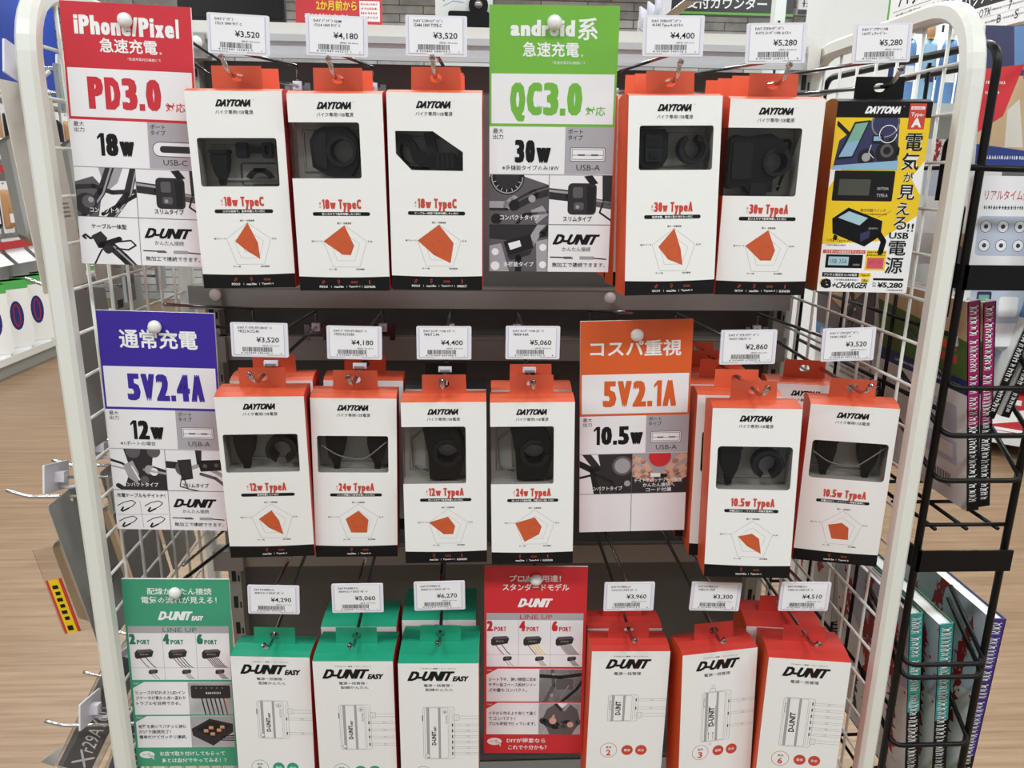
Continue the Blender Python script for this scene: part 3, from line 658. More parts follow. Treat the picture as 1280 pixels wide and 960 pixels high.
# hooks: a bearing arm through the tabs, a second arm above it that carries the price tag
def hook(label, x, hole, zr_lo, zr_hi, tag_z, yr=1.186, group='display hooks for cartons', clip=False):
    t = thing('display_hook', label, 'hook', (x, yr, zr_lo), (0, 0, 0), group); B = Vector((x, yr, zr_lo)); yt = hole[1]
    b = MB(); xh = hole[0] - x
    b.tube(fillet([(0, 0, 0), (xh, hole[1] - yr, hole[2] - zr_lo), (xh, hole[1] - yr - .026, hole[2] - zr_lo - .001), (xh - .0015, hole[1] - yr - .042, hole[2] - zr_lo + .012)], .012), .0024, 'chrome', 10)
    b.lathe([(.0012, -.0038), (.0029, -.0022), (.0033, 0), (.0029, .0022), (.0012, .0038)], 'chrome', 12, 'y', (xh - .0016, hole[1] - yr - .0435, hole[2] - zr_lo + .0135)); b.build('bearing_arm', t)
    b = MB(); b.tube(fillet([(0, 0, 0), (0, 0, zr_hi - zr_lo), (xh, hole[1] - .012 - yr, tag_z - .012 - zr_lo)], .008), .0021, 'hook_steel', 10); b.build('tag_arm', t)
    b = MB(); b.box(-.016, .016, .001, .0035, -.012, .0, 'hook_steel'); b.box(-.006, .006, -.004, .003, -.006, .006, 'tag_plastic'); b.box(-.018, -.010, -.001, .004, -.02, .004, 'hook_steel'); b.box(.010, .018, -.001, .004, -.02, .004, 'hook_steel'); b.build('rail_clip', t)
    if clip:
        f = .13; p = Vector((xh * (1 - f), (hole[1] - yr) * (1 - f), (hole[2] - zr_lo) * (1 - f)))
        b = MB(); b.box(p.x - .006, p.x + .006, p.y - .005, p.y + .005, p.z - .007, p.z + .006, 'clear_plastic'); b.box(p.x - .008, p.x + .008, p.y - .002, p.y + .003, p.z + .003, p.z + .009, 'tag_plastic'); b.box(p.x - .003, p.x + .003, p.y - .006, p.y + .004, p.z - .012, p.z - .006, 'tag_plastic'); b.build('stop_clip', t)
    return t
TW, TH = .0605, .0375
def price_tag(label, loc, l1, l2, price, notax, seed, rot=(0, 0, 0)):
    t = thing('price_tag', label, 'price tag', loc, rot, 'price tags on the hook ends')
    b = MB(); b.plate(rrect(-TW / 2, -TH / 2, TW / 2, TH / 2, .0015, 2), [], 0, .0022, 'tag_plastic')
    b.box(-.006, .006, .002, .011, -.012, -.002, 'tag_plastic'); b.box(-.009, .009, .0022, .005, -.017, .004, 'tag_plastic'); hd_ = b.build('tag_holder', t)
    b = MB(); fn = lambda x, y, l: (-TW / 2 + x / 1000, -l - .0002, TH / 2 - y / 1000)
    P = Print(b, fn); w = TW * 1000; P.rect(3.2, 2, w - 4.2, 35.5, 'paper', 1); P.rect(2.6, 1.6, 3.4, 35.8, 'tag_edge', 2); P.rect(w - 4.4, 1.6, w - 3.6, 35.8, 'tag_edge', 2)
    P.text(l1, 8, 3.6, 8 + min(36, len(l1) * 1.8), 6.7, 'black_ink', .012); P.text(l2, 8.4, 7.7, 8.4 + min(36, len(l2) * 1.7), 10.8, 'black_ink', .012)
    P.text('¥' + price, 27, 15.4, 51, 22, 'black_ink', .012); P.text('(税抜 ¥' + notax + ')', 33, 24, 51, 26, 'grey_ink', .006)
    rg = random.Random(seed); x = 12
    while x < 43:
        q = rg.uniform(.25, .9); P.rect(x, 26.6, x + q, 31.6, 'black_ink', 3); x += q + rg.uniform(.25, .7)
    P.text('4 909449 %06d %d' % (rg.randrange(10 ** 6), rg.randrange(10)), 10, 32, 44, 34, 'black_ink'); P.text('%d' % rg.randrange(10), 52, 32.4, 53.2, 34, 'grey_ink')
    P.rect(3.2, 34.9, 20, 35.2, 'grey_ink', 3); P.rect(38, 34.9, w - 4.4, 35.2, 'grey_ink', 3)
    b.build('paper_label', hd_)
    return t

POSE = [(-.2403, .8611, 1.2975, 1.75, .04, -.92), (-.1364, .8539, 1.2963, -2.99, .60, -.75), (-.0359, .8491, 1.2986, -2.88, .86, -.30), (.2139, .8215, 1.2993, 2.56, -2.27, -1.28), (.3176, .8348, 1.2979, -3.31, .95, -.31), (.4391, .8482, 1.2999, -7.09, -.21, -.17),
        (-.2352, .8566, .9758, 1.82, 3.08, -.08), (-.1375, .8687, .9685, 1.47, 1.34, 1.05), (-.0284, .8562, .9658, -.45, -.24, -.57), (.0756, .8505, .9662, -1.99, -1.37, -1.12), (.3217, .7994, .9727, -6.72, -2.60, -1.22), (.4487, .8463, .9649, -13.73, 1.20, -.24),
        (-.2480, .8488, .6391, -3.06, -1.20, .30), (-.1411, .8360, .6430, -2.33, .31, -.44), (-.0372, .8264, .6441, -1.97, .13, -.29), (.1984, .8311, .6504, -.80, -1.03, .48), (.3176, .8242, .6520, 5.83, -1.53, -1.85), (.4137, .8050, .6523, -7.97, -.77, .23)]
ROWN = ['top', 'middle', 'bottom']
DESC = ['white and orange carton marked 18w TypeC, two clamps beside a plug in its window', 'white and orange carton marked 18w TypeC, angular ring body in a side window', 'white and orange carton marked 18w TypeC, lever clamp in a six-sided window',
        'white and orange carton marked 30w TypeA, square module and ring in its window', 'white and orange carton marked 30w TypeA with a tall window holding a ring body', 'yellow and black carton with vertical Japanese text and a digital display picture',
        'white and orange carton marked 12w TypeA, wide window with plug and open ring', 'white and orange carton marked 24w TypeA, wide window with two plugs', 'white and orange carton marked 12w TypeA, tall window with holed black body', 'white and orange carton marked 24w TypeA, tall window with holed black body',
        'white and orange carton marked 10.5w TypeA, window with plug and open ring', 'white and orange carton marked 10.5w TypeA, window with two plugs, angled by wire panel',
        'white carton with green top, drawing of a 2 port unit, beside teal sign', 'white carton with green top, drawing of a 4 port unit, under ¥5,060 tag', 'white carton with green top, drawing of a 6 port unit, beside crimson sign',
        'white carton with red top, drawing of a small 2 port unit, beside crimson sign', 'white carton with red top and tall slim unit drawing, tilted on its hook', 'white carton with red top, drawing of a 6 port unit, nearest right wire panel']
BEHIND = [[(.052, .004)], [(.055, .003)], [(.048, .0), (.096, .002), (.144, .003)], [(.05, -.004), (.1, -.006)], [(.048, -.003), (.096, -.004), (.144, -.004)], [],
          [(.066, -.004)], [(.073, .003)], [(.052, .0)], [(.05, .001)], [(.052, -.004), (.104, -.008), (.156, -.01), (.208, -.012)], [(.087, -.02)],
          [], [(.07, -.003)], [(.09, -.003)], [(.049, .002)], [], [(.07, -.004)]]
ORD = ['second', 'third', 'fourth', 'fifth']
HOOKZ = [(1.539, 1.566), (1.192, 1.217), (.875, .905)]
TAGS = [(298, 43, 'DAY ｼﾞﾝｹﾞﾝ', '17213 18W ﾀｲﾌﾟC', '3,520', '3,200'), (421, 45, 'DAY ｼﾞﾝｹﾞﾝ SLIM', '17214 18W ﾀｲﾌﾟC', '4,180', '3,800'), (545.5, 45, 'DAY ﾕﾆﾎｷｯﾄｹﾞﾝｼﾞﾝ', '15444 18W TYPE-C', '3,520', '3,200'), (842, 45, 'DAY ｽﾏﾎｷｬﾘｹﾞﾝﾃﾞﾝ', '41545 Type-A QC3.0', '4,400', '4,000'), (970.5, 54, 'DAY ｽﾏﾎｷｬﾘｹﾞﾝﾃﾞﾝ', '41372 ｽﾚﾝﾀﾞ USB QC3.0', '5,280', '4,800'), (1103, 54, 'DAY ﾃﾞﾝｱﾂｹｲ USB', '16077 e ﾁｬｰｼﾞｬｰ', '5,280', '4,800'),
        (324.4, 425, 'DAY ﾊﾞｲｸｾﾝﾖｳUSB1ﾎﾟｰﾄ', '98522 ACC2.4A', '3,520', '3,200'), (443, 428.5, 'DAY ﾊﾞｲｸｾﾝﾖｳUSB2ﾎﾟｰﾄ', '99503 ACC4.8A', '4,180', '3,800'), (555, 428.7, 'DAY ｽﾚﾝﾀﾞｰUSB 1ﾎﾟｰﾄ', '98437 2.4A', '4,400', '4,000'), (666, 428.5, 'DAY ｽﾚﾝﾀﾞｰUSB 2ﾎﾟｰﾄ', '98438 4.8A', '5,060', '4,600'), (935.5, 434, 'DAY ﾊﾞｲｸｾﾝﾖｳﾃﾞﾝｹﾞﾝ', '93039 USB1ﾎﾟｰﾄ', '2,860', '2,600'), (1060.5, 430.7, 'DAY ﾊﾞｲｸｾﾝﾖｳﾃﾞﾝｹﾞﾝ', '93040 USB2ﾎﾟｰﾄ', '3,520', '3,200'),
        (342, 750, 'DAY POWERﾕﾆｯﾄ', '45803 D-U EASY 2ﾎﾟｰﾄ', '4,290', '3,900'), (447, 748, 'DAY POWERﾕﾆｯﾄ', '45804 D-U EASY 4ﾎﾟｰﾄ', '5,060', '4,600'), (549.5, 745, 'DAY POWERﾕﾆｯﾄ', '45805 D-U EASY 6ﾎﾟｰﾄ', '6,270', '5,700'), (786.5, 746, 'DAY POWERﾕﾆｯﾄ', '91513 D-UNIT 2ﾎﾟｰﾄ', '3,960', '3,600'), (894.5, 746, 'DAY POWERﾕﾆｯﾄ', '90850 D-UNIT', '3,300', '3,000'), (1006, 746, 'DAY POWERﾕﾆｯﾄ', '90852 D-UNIT 6ﾎﾟｰﾄ', '4,510', '4,100')]
TAGROT = [2, 1, 0, -1, -2, -3, 1, 1, 0, 0, -1, -2, 2, 0, -1, 0, 2, 1]
cartons = []
for i, (x, y, z, yw, pi_, ro) in enumerate(POSE):
    loc, rot, row = (x, y, z), (pi_, ro, yw), i // 6
    grp = ROWN[row] + ' row cartons on hooks'
    if i == 5: o = charger_box(DESC[i], loc, rot)
    elif i < 12: o = usb_box(i, DESC[i], loc, rot, grp)
    else: o = unit_box(i < 15, [2, 4, 6, 2, 0, 6][i - 12], DESC[i], loc, rot, grp)
    cartons.append(o)
bpy.context.view_layer.update()
for i, o in enumerate(cartons):
    row = i // 6; x, y, z, yw, pi_, ro = POSE[i]
    hl = o.matrix_basis @ Vector((0, DEPTH[o.name] * .5, BH + .0165))
    px, py, l1, l2, pr, nt_ = TAGS[i]
    tp = at(px, py, hl.y - .035)
    who = DESC[i].split(',')[0]
    where = '%s row, %s from left' % (ROWN[row], ['first', 'second', 'third', 'fourth', 'fifth', 'sixth'][i % 6])
    hook('steel hook carrying the ¥%s tag, %s' % (pr, where), hl.x, hl, *HOOKZ[row], tp.z, clip=i in (6, 7, 8, 9))
    price_tag('white price tag reading ¥%s, %s' % (pr, where), tp, l1, l2, pr, nt_, 40 + i, (0, TAGROT[i], 0))
    zr = HOOKZ[row][0]
    for j, (dy, dx) in enumerate(BEHIND[i]):
        c = dup(o, '%s carton from the front on its hook, %s' % (ORD[j], where), keep=('carton', 'hang_tab') + (('window_film', 'moulded_tray') if j == 0 else ()))
        f = dy / (1.186 - hl.y)
        c.location = (x + dx, y + dy, z + (zr - hl.z) * f)
        if i == 8:      # the one behind is a black carton
            for ch in c.children:
                if ch.name.split('.')[0] in ('carton', 'hang_tab'):
                    ch.data = ch.data.copy()
                    for q, mm in enumerate(ch.data.materials):
                        if mm.name in ('orange_card', 'red_card'): ch.data.materials[q] = mat('black_print')
            c['label'] = 'black-topped carton hanging behind a 12w carton, middle row third from left'
        c.rotation_euler = (R(pi_ * .5 if dy > .06 else pi_), R(ro * .6), R(yw * (.75 if i != 10 else .9)))

# ------------------------------------------------------------------ printed signs pinned to hook ends
SK = .97          # all six signs hang a little nearer
SW, SH = .1347 * SK, .2749 * SK
SX, SY = 135.0, 275.0
def sign(label, loc, rot, draw, edge):
    t = thing('product_sign', label, 'sign', loc, rot, 'printed signs pinned to hooks')
    b = MB(); b.plate([(-SW / 2, 0), (SW / 2, 0), (SW / 2, SH), (-SW / 2, SH)], [], 0, .003, 'sign_white', back='sign_white')
    b.build('foam_board', t)
    b = MB(); P = Print(b, lambda x, y, l: (-SW / 2 + x * SW / SX, -l - .0001, SH - y * SH / SY)); P.rect(0, 0, SX, SY, 'sign_white', 0); draw(P); b.build('printed_face', t)
    o = bpy.data.objects[t.name]
    pin = t.matrix_basis @ Vector((0, 0, SH - .0165))
    q = thing('push_pin', 'round white pin cap holding the %s' % label.split(' with ')[0], 'pin', pin, rot, 'white pin caps')
    b = MB(); b.lathe([(.0035, .0), (.0066, -.001), (.0076, -.004), (.0066, -.0072), (.003, -.0088), (.0004, -.0092)], 'pin_white', 22, 'y'); cp_ = b.build('cap', q)
    b = MB(); b.tube([(0, 0, 0), (0, .012, 0)], .0014, 'chrome', 8); b.build('shank', cp_)
    return t, pin

def cells(P, x0, y0, x1, y1, bg='sign_white'):
    P.clip = None; P.rect(x0, y0, x1, y1, bg, 2); P.clip = (x0, y0, x1, y1)
    return lambda u, v: (x0 + u * (x1 - x0), y0 + v * (y1 - y0))
def S(P, q, pts, w, m, L): P.line([q(*p) for p in pts], w, m, L)
def G(P, q, pts, m, L): P.poly([q(*p) for p in pts], m, L)
def D(P, q, u, v, r, m, L): c = q(u, v); P.disc(c[0], c[1], r, m, L, n=20)
def art_bars(P, *c):            # handlebar tubes and a clamped socket
    q = cells(P, *c); G(P, q, [(0, .3), (.3, .18), (.45, .4), (.35, 1), (0, 1)], 'art_mid', 3); G(P, q, [(.4, 0), (.8, 0), (.7, .3), (.5, .5)], 'art_light', 3)
    S(P, q, [(-.1, .42), (.3, .38), (.6, .5), (1.1, .45)], 5, 'art_dark', 4); S(P, q, [(.1, 1.05), (.42, .5), (.62, -.1)], 9, 'art_dark', 5); S(P, q, [(.14, 1.05), (.45, .52), (.64, -.1)], 2, 'art_light', 6)
    S(P, q, [(.5, 1.1), (.85, .55), (1.0, -.05)], 9, 'art_dark', 6); S(P, q, [(.56, 1.1), (.9, .55), (1.03, -.05)], 1.6, 'art_light', 7); D(P, q, .16, .75, 12, 'art_dark', 7); D(P, q, .2, .7, 7, 'art_mid', 8); D(P, q, .24, .66, 3, 'art_light', 9)
    S(P, q, [(.42, .95), (.7, .75), (1.05, .5)], 4, 'art_black', 9); P.clip = None
def art_switch(P, *c):          # switch housing on a bar
    q = cells(P, *c); S(P, q, [(-.1, .36), (.35, .42)], 12, 'art_dark', 3); S(P, q, [(-.1, .3), (.35, .36)], 2.5, 'art_light', 4); S(P, q, [(.6, .52), (1.1, .62)], 9, 'art_mid', 3); S(P, q, [(.62, .48), (1.1, .57)], 2, 'art_light', 4)
    S(P, q, [(.88, .5), (.82, .75), (1.05, .95)], 2, 'art_black', 4); G(P, q, [(.84, -.05), (1.05, -.05), (1.02, .6), (.86, .55)], 'art_dark', 4)
    P.poly([(x, y) for x, y in rrect(*q(.3, .16), *q(.76, .8), 5, 4)], 'art_dark', 5); P.poly(rrect(*q(.38, .24), *q(.54, .46), 2, 3), 'art_mid', 6); P.poly(rrect(*q(.4, .55), *q(.56, .7), 2, 3), 'art_mid', 6); G(P, q, [(.6, .2), (.74, .24), (.72, .74), (.62, .78)], 'art_black', 6)
    G(P, q, [(.55, .02), (.68, .0), (.78, .16), (.66, .2)], 'art_black', 6); D(P, q, .46, .64, 2, 'art_light', 8); P.clip = None
def art_cockpit(P, *c):         # instrument dial and clamps
    q = cells(P, *c); G(P, q, [(0, .05), (.5, 0), (1, .2), (1, 1), (0, 1)], 'art_mid', 3); D(P, q, .3, .05, 19, 'art_black', 4); P.line(ring2(*q(.3, .05), 17, 26), 1.2, 'art_light', 5); D(P, q, .3, .05, 13, 'art_dark', 6)
    for k in range(7): S(P, q, [(.3 + .2 * math.cos(.4 + k * .4), .05 + .24 * math.sin(.4 + k * .4)), (.3 + .25 * math.cos(.4 + k * .4), .05 + .3 * math.sin(.4 + k * .4))], .5, 'sign_white', 7)
    S(P, q, [(-.1, .62), (.3, .62), (.42, .5)], 9, 'art_light', 7); S(P, q, [(-.1, .7), (.3, .7)], 3, 'art_dark', 8); S(P, q, [(.42, .62), (.75, .4), (1.1, .28)], 11, 'art_dark', 8); S(P, q, [(.5, .52), (.78, .34), (1.1, .22)], 2, 'art_mid', 9)
    D(P, q, .72, .48, 4, 'art_light', 9); D(P, q, .42, .62, 6, 'art_black', 9); S(P, q, [(.4, 1.1), (.6, .8), (1.05, .75)], 3, 'art_black', 9); G(P, q, [(.7, .72), (.9, .62), (1, .8), (.8, 1)], 'art_light', 9); D(P, q, .12, .9, 6, 'art_black', 9); P.clip = None
def art_meter(P, *c):           # small meter box between chrome clamps
    q = cells(P, *c, 'art_mid'); G(P, q, [(0, 0), (1, 0), (1, .25), (.5, .35), (0, .3)], 'art_dark', 3); S(P, q, [(.7, .4), (.95, -.1)], 9, 'art_light', 4); S(P, q, [(.9, .2), (1.1, -.1)], 7, 'art_black', 4)
    G(P, q, [(0, .45), (.2, .4), (.34, 1), (0, 1)], 'art_light', 4); D(P, q, .1, .58, 4, 'sign_white', 5); D(P, q, .1, .88, 5, 'sign_white', 5); G(P, q, [(.8, .35), (1, .3), (1, 1), (.82, 1)], 'art_light', 4); D(P, q, .92, .48, 4, 'sign_white', 5); D(P, q, .92, .85, 4, 'sign_white', 5)
    G(P, q, [(.24, .36), (.7, .2), (.76, .5), (.32, .66)], 'art_black', 6); G(P, q, [(.32, .4), (.52, .33), (.55, .46), (.36, .54)], 'sign_white', 7); G(P, q, [(.3, .66), (.74, .52), (.7, .64), (.36, .76)], 'art_dark', 6); S(P, q, [(.5, .7), (.5, 1.1)], 7, 'art_black', 6); P.clip = None
def art_lever_cable(P, *c):     # clamp with integral cable
    q = cells(P, *c); S(P, q, [(.52, .62), (.72, .85), (.9, 1.1)], 10, 'art_dark', 3); S(P, q, [(.56, .62), (.95, 1.1)], 2, 'art_light', 4); S(P, q, [(.2, 1.05), (.35, .7), (.6, .52), (.85, .48), (.93, .58), (.8, .68), (.6, .66)], 1.8, 'art_black', 5); S(P, q, [(.1, .46), (.06, .42), (.1, .38), (.18, .46), (.26, .42)], 2.4, 'art_black', 5)
    G(P, q, [(.2, .4), (.36, .3), (.46, .44), (.4, .66), (.3, .66)], 'art_dark', 6); S(P, q, [(.34, .6), (.66, .46)], 6, 'art_black', 6); D(P, q, .46, .68, 5, 'art_dark', 7); P.clip = None
def art_frame(P, *c):           # frame detail of chrome fork clamp
    q = cells(P, *c); G(P, q, [(.25, 0), (.8, 0), (.75, .4), (1, .5), (1, 1), (.2, 1), (.35, .5)], 'art_dark', 3); D(P, q, .42, .05, 9, 'art_mid', 4); D(P, q, .8, .05, 8, 'art_mid', 4); S(P, q, [(-.05, .25), (.2, .35), (.5, .6)], 3, 'art_black', 4); S(P, q, [(-.05, .4), (.3, .5)], 2, 'art_light', 4)
    G(P, q, [(.22, .4), (.4, .28), (.5, .6), (.46, .85), (.3, .7)], 'art_light', 5); S(P, q, [(.38, .42), (.5, .75)], 2, 'sign_white', 6); D(P, q, .7, .5, 6, 'art_light', 6); D(P, q, .78, .55, 5, 'sign_white', 7); S(P, q, [(.6, .5), (1.05, .6)], 3, 'art_light', 7); D(P, q, .6, .75, 5, 'art_mid', 7); S(P, q, [(.1, .9), (.3, 1.05)], 6, 'art_dark', 5); P.clip = None
def art_hose(P, *c):            # switch gear with looping hoses
    q = cells(P, *c); S(P, q, [(-.1, .35), (.2, .38)], 9, 'art_dark', 3); D(P, q, .3, .45, 10, 'art_mid', 4); G(P, q, [(.2, .25), (.44, .22), (.46, .7), (.26, .75)], 'art_dark', 5); S(P, q, [(.4, .45), (.62, .35), (1.1, .7)], 5, 'art_light', 4); S(P, q, [(.3, .7), (.35, .95), (.7, 1.05)], 1.4, 'art_black', 6); S(P, q, [(.25, .7), (.22, .9), (.5, 1.0)], 1.2, 'art_black', 6)
    G(P, q, [(.52, -.05), (.64, -.05), (.62, .35), (.54, .35)], 'art_dark', 4); G(P, q, [(.55, .25), (.95, .22), (.98, .48), (.6, .52)], 'art_black', 6); D(P, q, .68, .38, 2.6, 'art_mid', 7); D(P, q, .88, .36, 2.6, 'art_mid', 7); S(P, q, [(.6, .58), (.85, .68), (1.1, .95)], 4, 'art_mid', 5); P.clip = None
def art_bar_dial(P, *c):
    q = cells(P, *c); G(P, q, [(.35, 0), (1, 0), (1, 1), (.5, 1)], 'art_dark', 3); S(P, q, [(-.05, .2), (.25, .4), (.35, 1.1)], 8, 'art_black', 4); S(P, q, [(.1, -.05), (.34, .35), (.5, 1.1)], 9, 'art_dark', 5); S(P, q, [(-.05, .6), (.3, .5), (.62, .7), (.8, 1.1)], 3, 'art_black', 6); D(P, q, .82, .3, 13, 'art_mid', 6); D(P, q, .82, .3, 10, 'art_light', 7); D(P, q, .92, .75, 4, 'art_light', 7); P.clip = None
def art_hands(P, *c):           # two hands joining a connector in front of a red part
    q = cells(P, *c, 'art_light'); G(P, q, [(0, .55), (1, .5), (1, 1), (0, 1)], 'art_dark', 3); D(P, q, .5, .08, 14, 'sign_crimson', 4)
    for f in ([(0, .1), (.2, .2), (.36, .5)], [(0, .3), (.2, .45), (.34, .58)], [(0, .5), (.2, .6), (.36, .66)]): S(P, q, f, 7, 'skin_print', 5)
    for f in ([(1.02, .0), (.78, .2), (.62, .48)], [(1.02, .3), (.8, .45), (.64, .6)], [(1.02, .5), (.85, .62), (.7, .7)]): S(P, q, f, 8, 'skin_print', 5)
    P.rect(*q(.34, .5), *q(.52, .6), 'sign_white', 7); P.rect(*q(.52, .52), *q(.64, .62), 'art_black', 7); P.clip = None
def art_cables(P, *c):
    q = cells(P, *c); P.line([q(.47, .26), q(.5, .95)], .4, 'art_mid', 3); P.line([q(.04, .63), q(.97, .6)], .4, 'art_mid', 3)
    for du, dv in ((.05, .26), (.55, .26), (.05, .66), (.57, .66)):
        S(P, q, [(du, dv + .14), (du + .12, dv + .05), (du + .27, dv + .0), (du + .34, dv + .06), (du + .28, dv + .14), (du + .14, dv + .24)], 1.1, 'art_black', 4); S(P, q, [(du + .06, dv + .26), (du + .1, dv + .18)], 2.2, 'art_black', 5); S(P, q, [(du + .08, dv + .28), (du + .2, dv + .2)], 2, 'art_black', 5)
    P.clip = None
def usb_a(P, x, y, w, h):
    P.rr(x, y, x + w, y + h, 1.2, 'art_dark', 4); P.rr(x + .6, y + .6, x + w - .6, y + h - .6, 1, 'sign_white', 5); P.outline([(x + 2, y + h - 2.2), (x + 2, y + 2), (x + w - 2, y + 2), (x + w - 2, y + h - 2.2)], .5, 'art_dark', 6)
    P.line([(x + 2, y + h * .55), (x + w - 2, y + h * .55)], .5, 'art_dark', 6)
    for u in (.22, .6): P.rect(x + w * u, y + h * .48, x + w * (u + .2), y + h * .6, 'art_mid', 7)
def power_sign(hc, lines, spec, supp, watt, note, usb_c, arts, caps, last, ink=None, blank=False):
    ink = ink or hc
    def draw(P):
        P.rect(0, 0, SX, 119, hc, 1); P.rect(2.2, 66, 132.6, 116, 'sign_white', 2)
        for a in lines: (P.condensed(a[0], a[1], a[4], a[3], a[4] - a[2], a[5], 1.15) if a[0].isascii() else P.text(*a))
        sx0, sx1 = (22, 99) if supp else (28, 118)
        P.condensed(spec, sx0, 107.5, sx1, 33, ink, 2.1)
        if supp: P.text('対応', 103, 98, 124, 107.5, ink, .012)
        P.rect(0, 119, 82, 168, 'sign_white', 2); P.rect(82, 119, SX, 168, 'sign_grey', 2)
        for (t, x, y, w) in (('最大', 4, 121, 11), ('出力', 4, 127, 11), ('ポート', 85, 121, 16), ('タイプ', 85, 127.2, 16)): P.text(t, x, y, x + w, y + 5.2, 'black_ink', .004)
        n = len(watt); x0 = 38 - n * 5.2; x1 = x0 + n * 11
        P.condensed(watt, x0, 156.5, x1, 24, 'black_ink', 1.6); P.heavy('w', x1 + 1.5, 140.5, x1 + 17, 156.5, 'black_ink', 1.5)
        if note: P.text(note, 14, 159, min(80, 16 + len(note) * 5), 164.5, 'black_ink', .006)
        if usb_c: P.rr(86, 139, 137, 155, 7.9, 'art_dark', 3); P.rr(86.8, 139.8, 136, 154.2, 7, 'sign_white', 4); P.rr(94, 143.4, 129, 150.6, 3.4, 'art_dark', 5); P.text('USB-C', 97, 158, 123, 164, 'art_dark')
        else: usb_a(P, 88, 140, 38, 14.5); P.text('USB-A', 95, 158, 121, 164, 'art_dark')
        for f, c in zip(arts, ((0, 169, 65.5, 222), (66, 169, SX, 222), (0, 222.6, 65.5, SY))):
            if f: f(P, *c)
        P.rect(65.5, 169, 66, SY, 'art_mid', 12); P.rect(0, 222, SX, 222.5, 'art_mid', 12); P.rect(0, 168.4, SX, 169, 'art_light', 12)
        for a in caps: P.text(*a)
        if last:
            dunit(P, 71, 233, 124, 244.5); P.text('かんたん接続', 82, 247, 114, 252, 'art_dark', .002)
            P.line([(69, 258.5), (84, 258.8), (94, 259.6)], 1.3, 'art_black', 4); P.line([(112, 259), (132, 260.5)], 1.3, 'art_black', 4); P.rect(84, 257.8, 93, 260.4, 'art_mid', 5); P.rect(102, 257.4, 118, 261, 'art_light', 5)
            P.text('無加工で接続できます。', 71, 264.5, 131, 269.8, 'black_ink', .008)
    return draw
wi, bk = 'white_ink', 'black_ink'
def cap(t, x, y, w, c, L=16): return (t, x, y, x + w, y + 5.6, c, .012, 0, L)
small = ('*急速充電対応機器にて', 66, 53.5, 101, 56.5, wi)
D1 = power_sign('sign_red', [('iPhone/Pixel', 13, 13, 122, 32, wi, .06), ('急速充電', 38, 35, 98, 49.5, wi, .018), ('※', 100, 46.5, 102.5, 49, wi), small], 'PD3.0', True, '18', None, True, (art_bars, art_switch, art_lever_cable),
                [cap('コンパクトタイプ', 14, 212, 43, wi), cap('スリムタイプ', 84, 211.5, 32, bk), cap('ケーブル一体型', 14, 230, 38, bk)], True)
D2 = power_sign('sign_green', [('android', 22, 14, 89, 29.5, wi, .06), ('系', 92, 11.5, 113, 33, wi, .018), ('急速充電', 35, 35, 94, 49.5, wi, .018), ('※', 96, 46.5, 98.5, 49, wi), small], 'QC3.0', True, '30', '※多機能タイプのみ18W', False, (art_cockpit, art_switch, art_meter),
                [cap('コンパクトタイプ', 12, 212, 43, wi), cap('スリムタイプ', 82, 213, 32, bk), cap('多機能タイプ', 16, 264, 34, wi)], True)
D3 = power_sign('sign_blue', [('通常充電', 24, 21, 114, 44, wi, .022)], '5V2.4A', False, '12', '※1ポートの場合', False, (art_frame, art_hose, art_cables),
                [cap('コンパクトタイプ', 12, 212, 43, wi), cap('スリムタイプ', 84, 212, 32, bk), cap('充電ケーブルもデイトナ！', 4, 226.5, 58, bk)], True, 'blue_ink')
D4 = power_sign('sign_orange', [('コスパ重視', 12, 24, 122, 44, wi, .022)], '5V2.1A', False, '10.5', None, False, (art_bar_dial, art_hands, None),
                [cap('コンパクトタイプ', 12, 212, 42, wi), cap('デイトナバッテリー充電器', 69, 202, 60, wi), cap('かんたん接続へ', 80, 208.5, 40, wi), cap('コード付属', 84, 215, 32, wi)], False)
def port_unit(P, x, y, s, n, wire):
    P.poly([(x, y + 4 * s), (x + 3 * s, y), (x + 19 * s, y - 1 * s), (x + 22 * s, y + 2 * s), (x + 20 * s, y + 9 * s), (x + 2 * s, y + 12 * s), (x, y + 10 * s)], 'art_dark', 5); P.poly([(x + 3 * s, y), (x + 19 * s, y - s), (x + 22 * s, y + 2 * s), (x + 4 * s, y + 4 * s)], 'art_mid', 6); P.micro(x + 6 * s, y + 5 * s, x + 16 * s, y + 7 * s, 'art_light', n, L=7)
    for k in range(n): P.line([(x + (5 + 15 * k / n) * s, y + 10 * s), (x + (12 + 15 * k / n) * s, y + 20 * s), (x + (17 + 16 * k / n) * s, y + 25 * s)], 1.0 * s, wire if k else 'chart_line', 5)
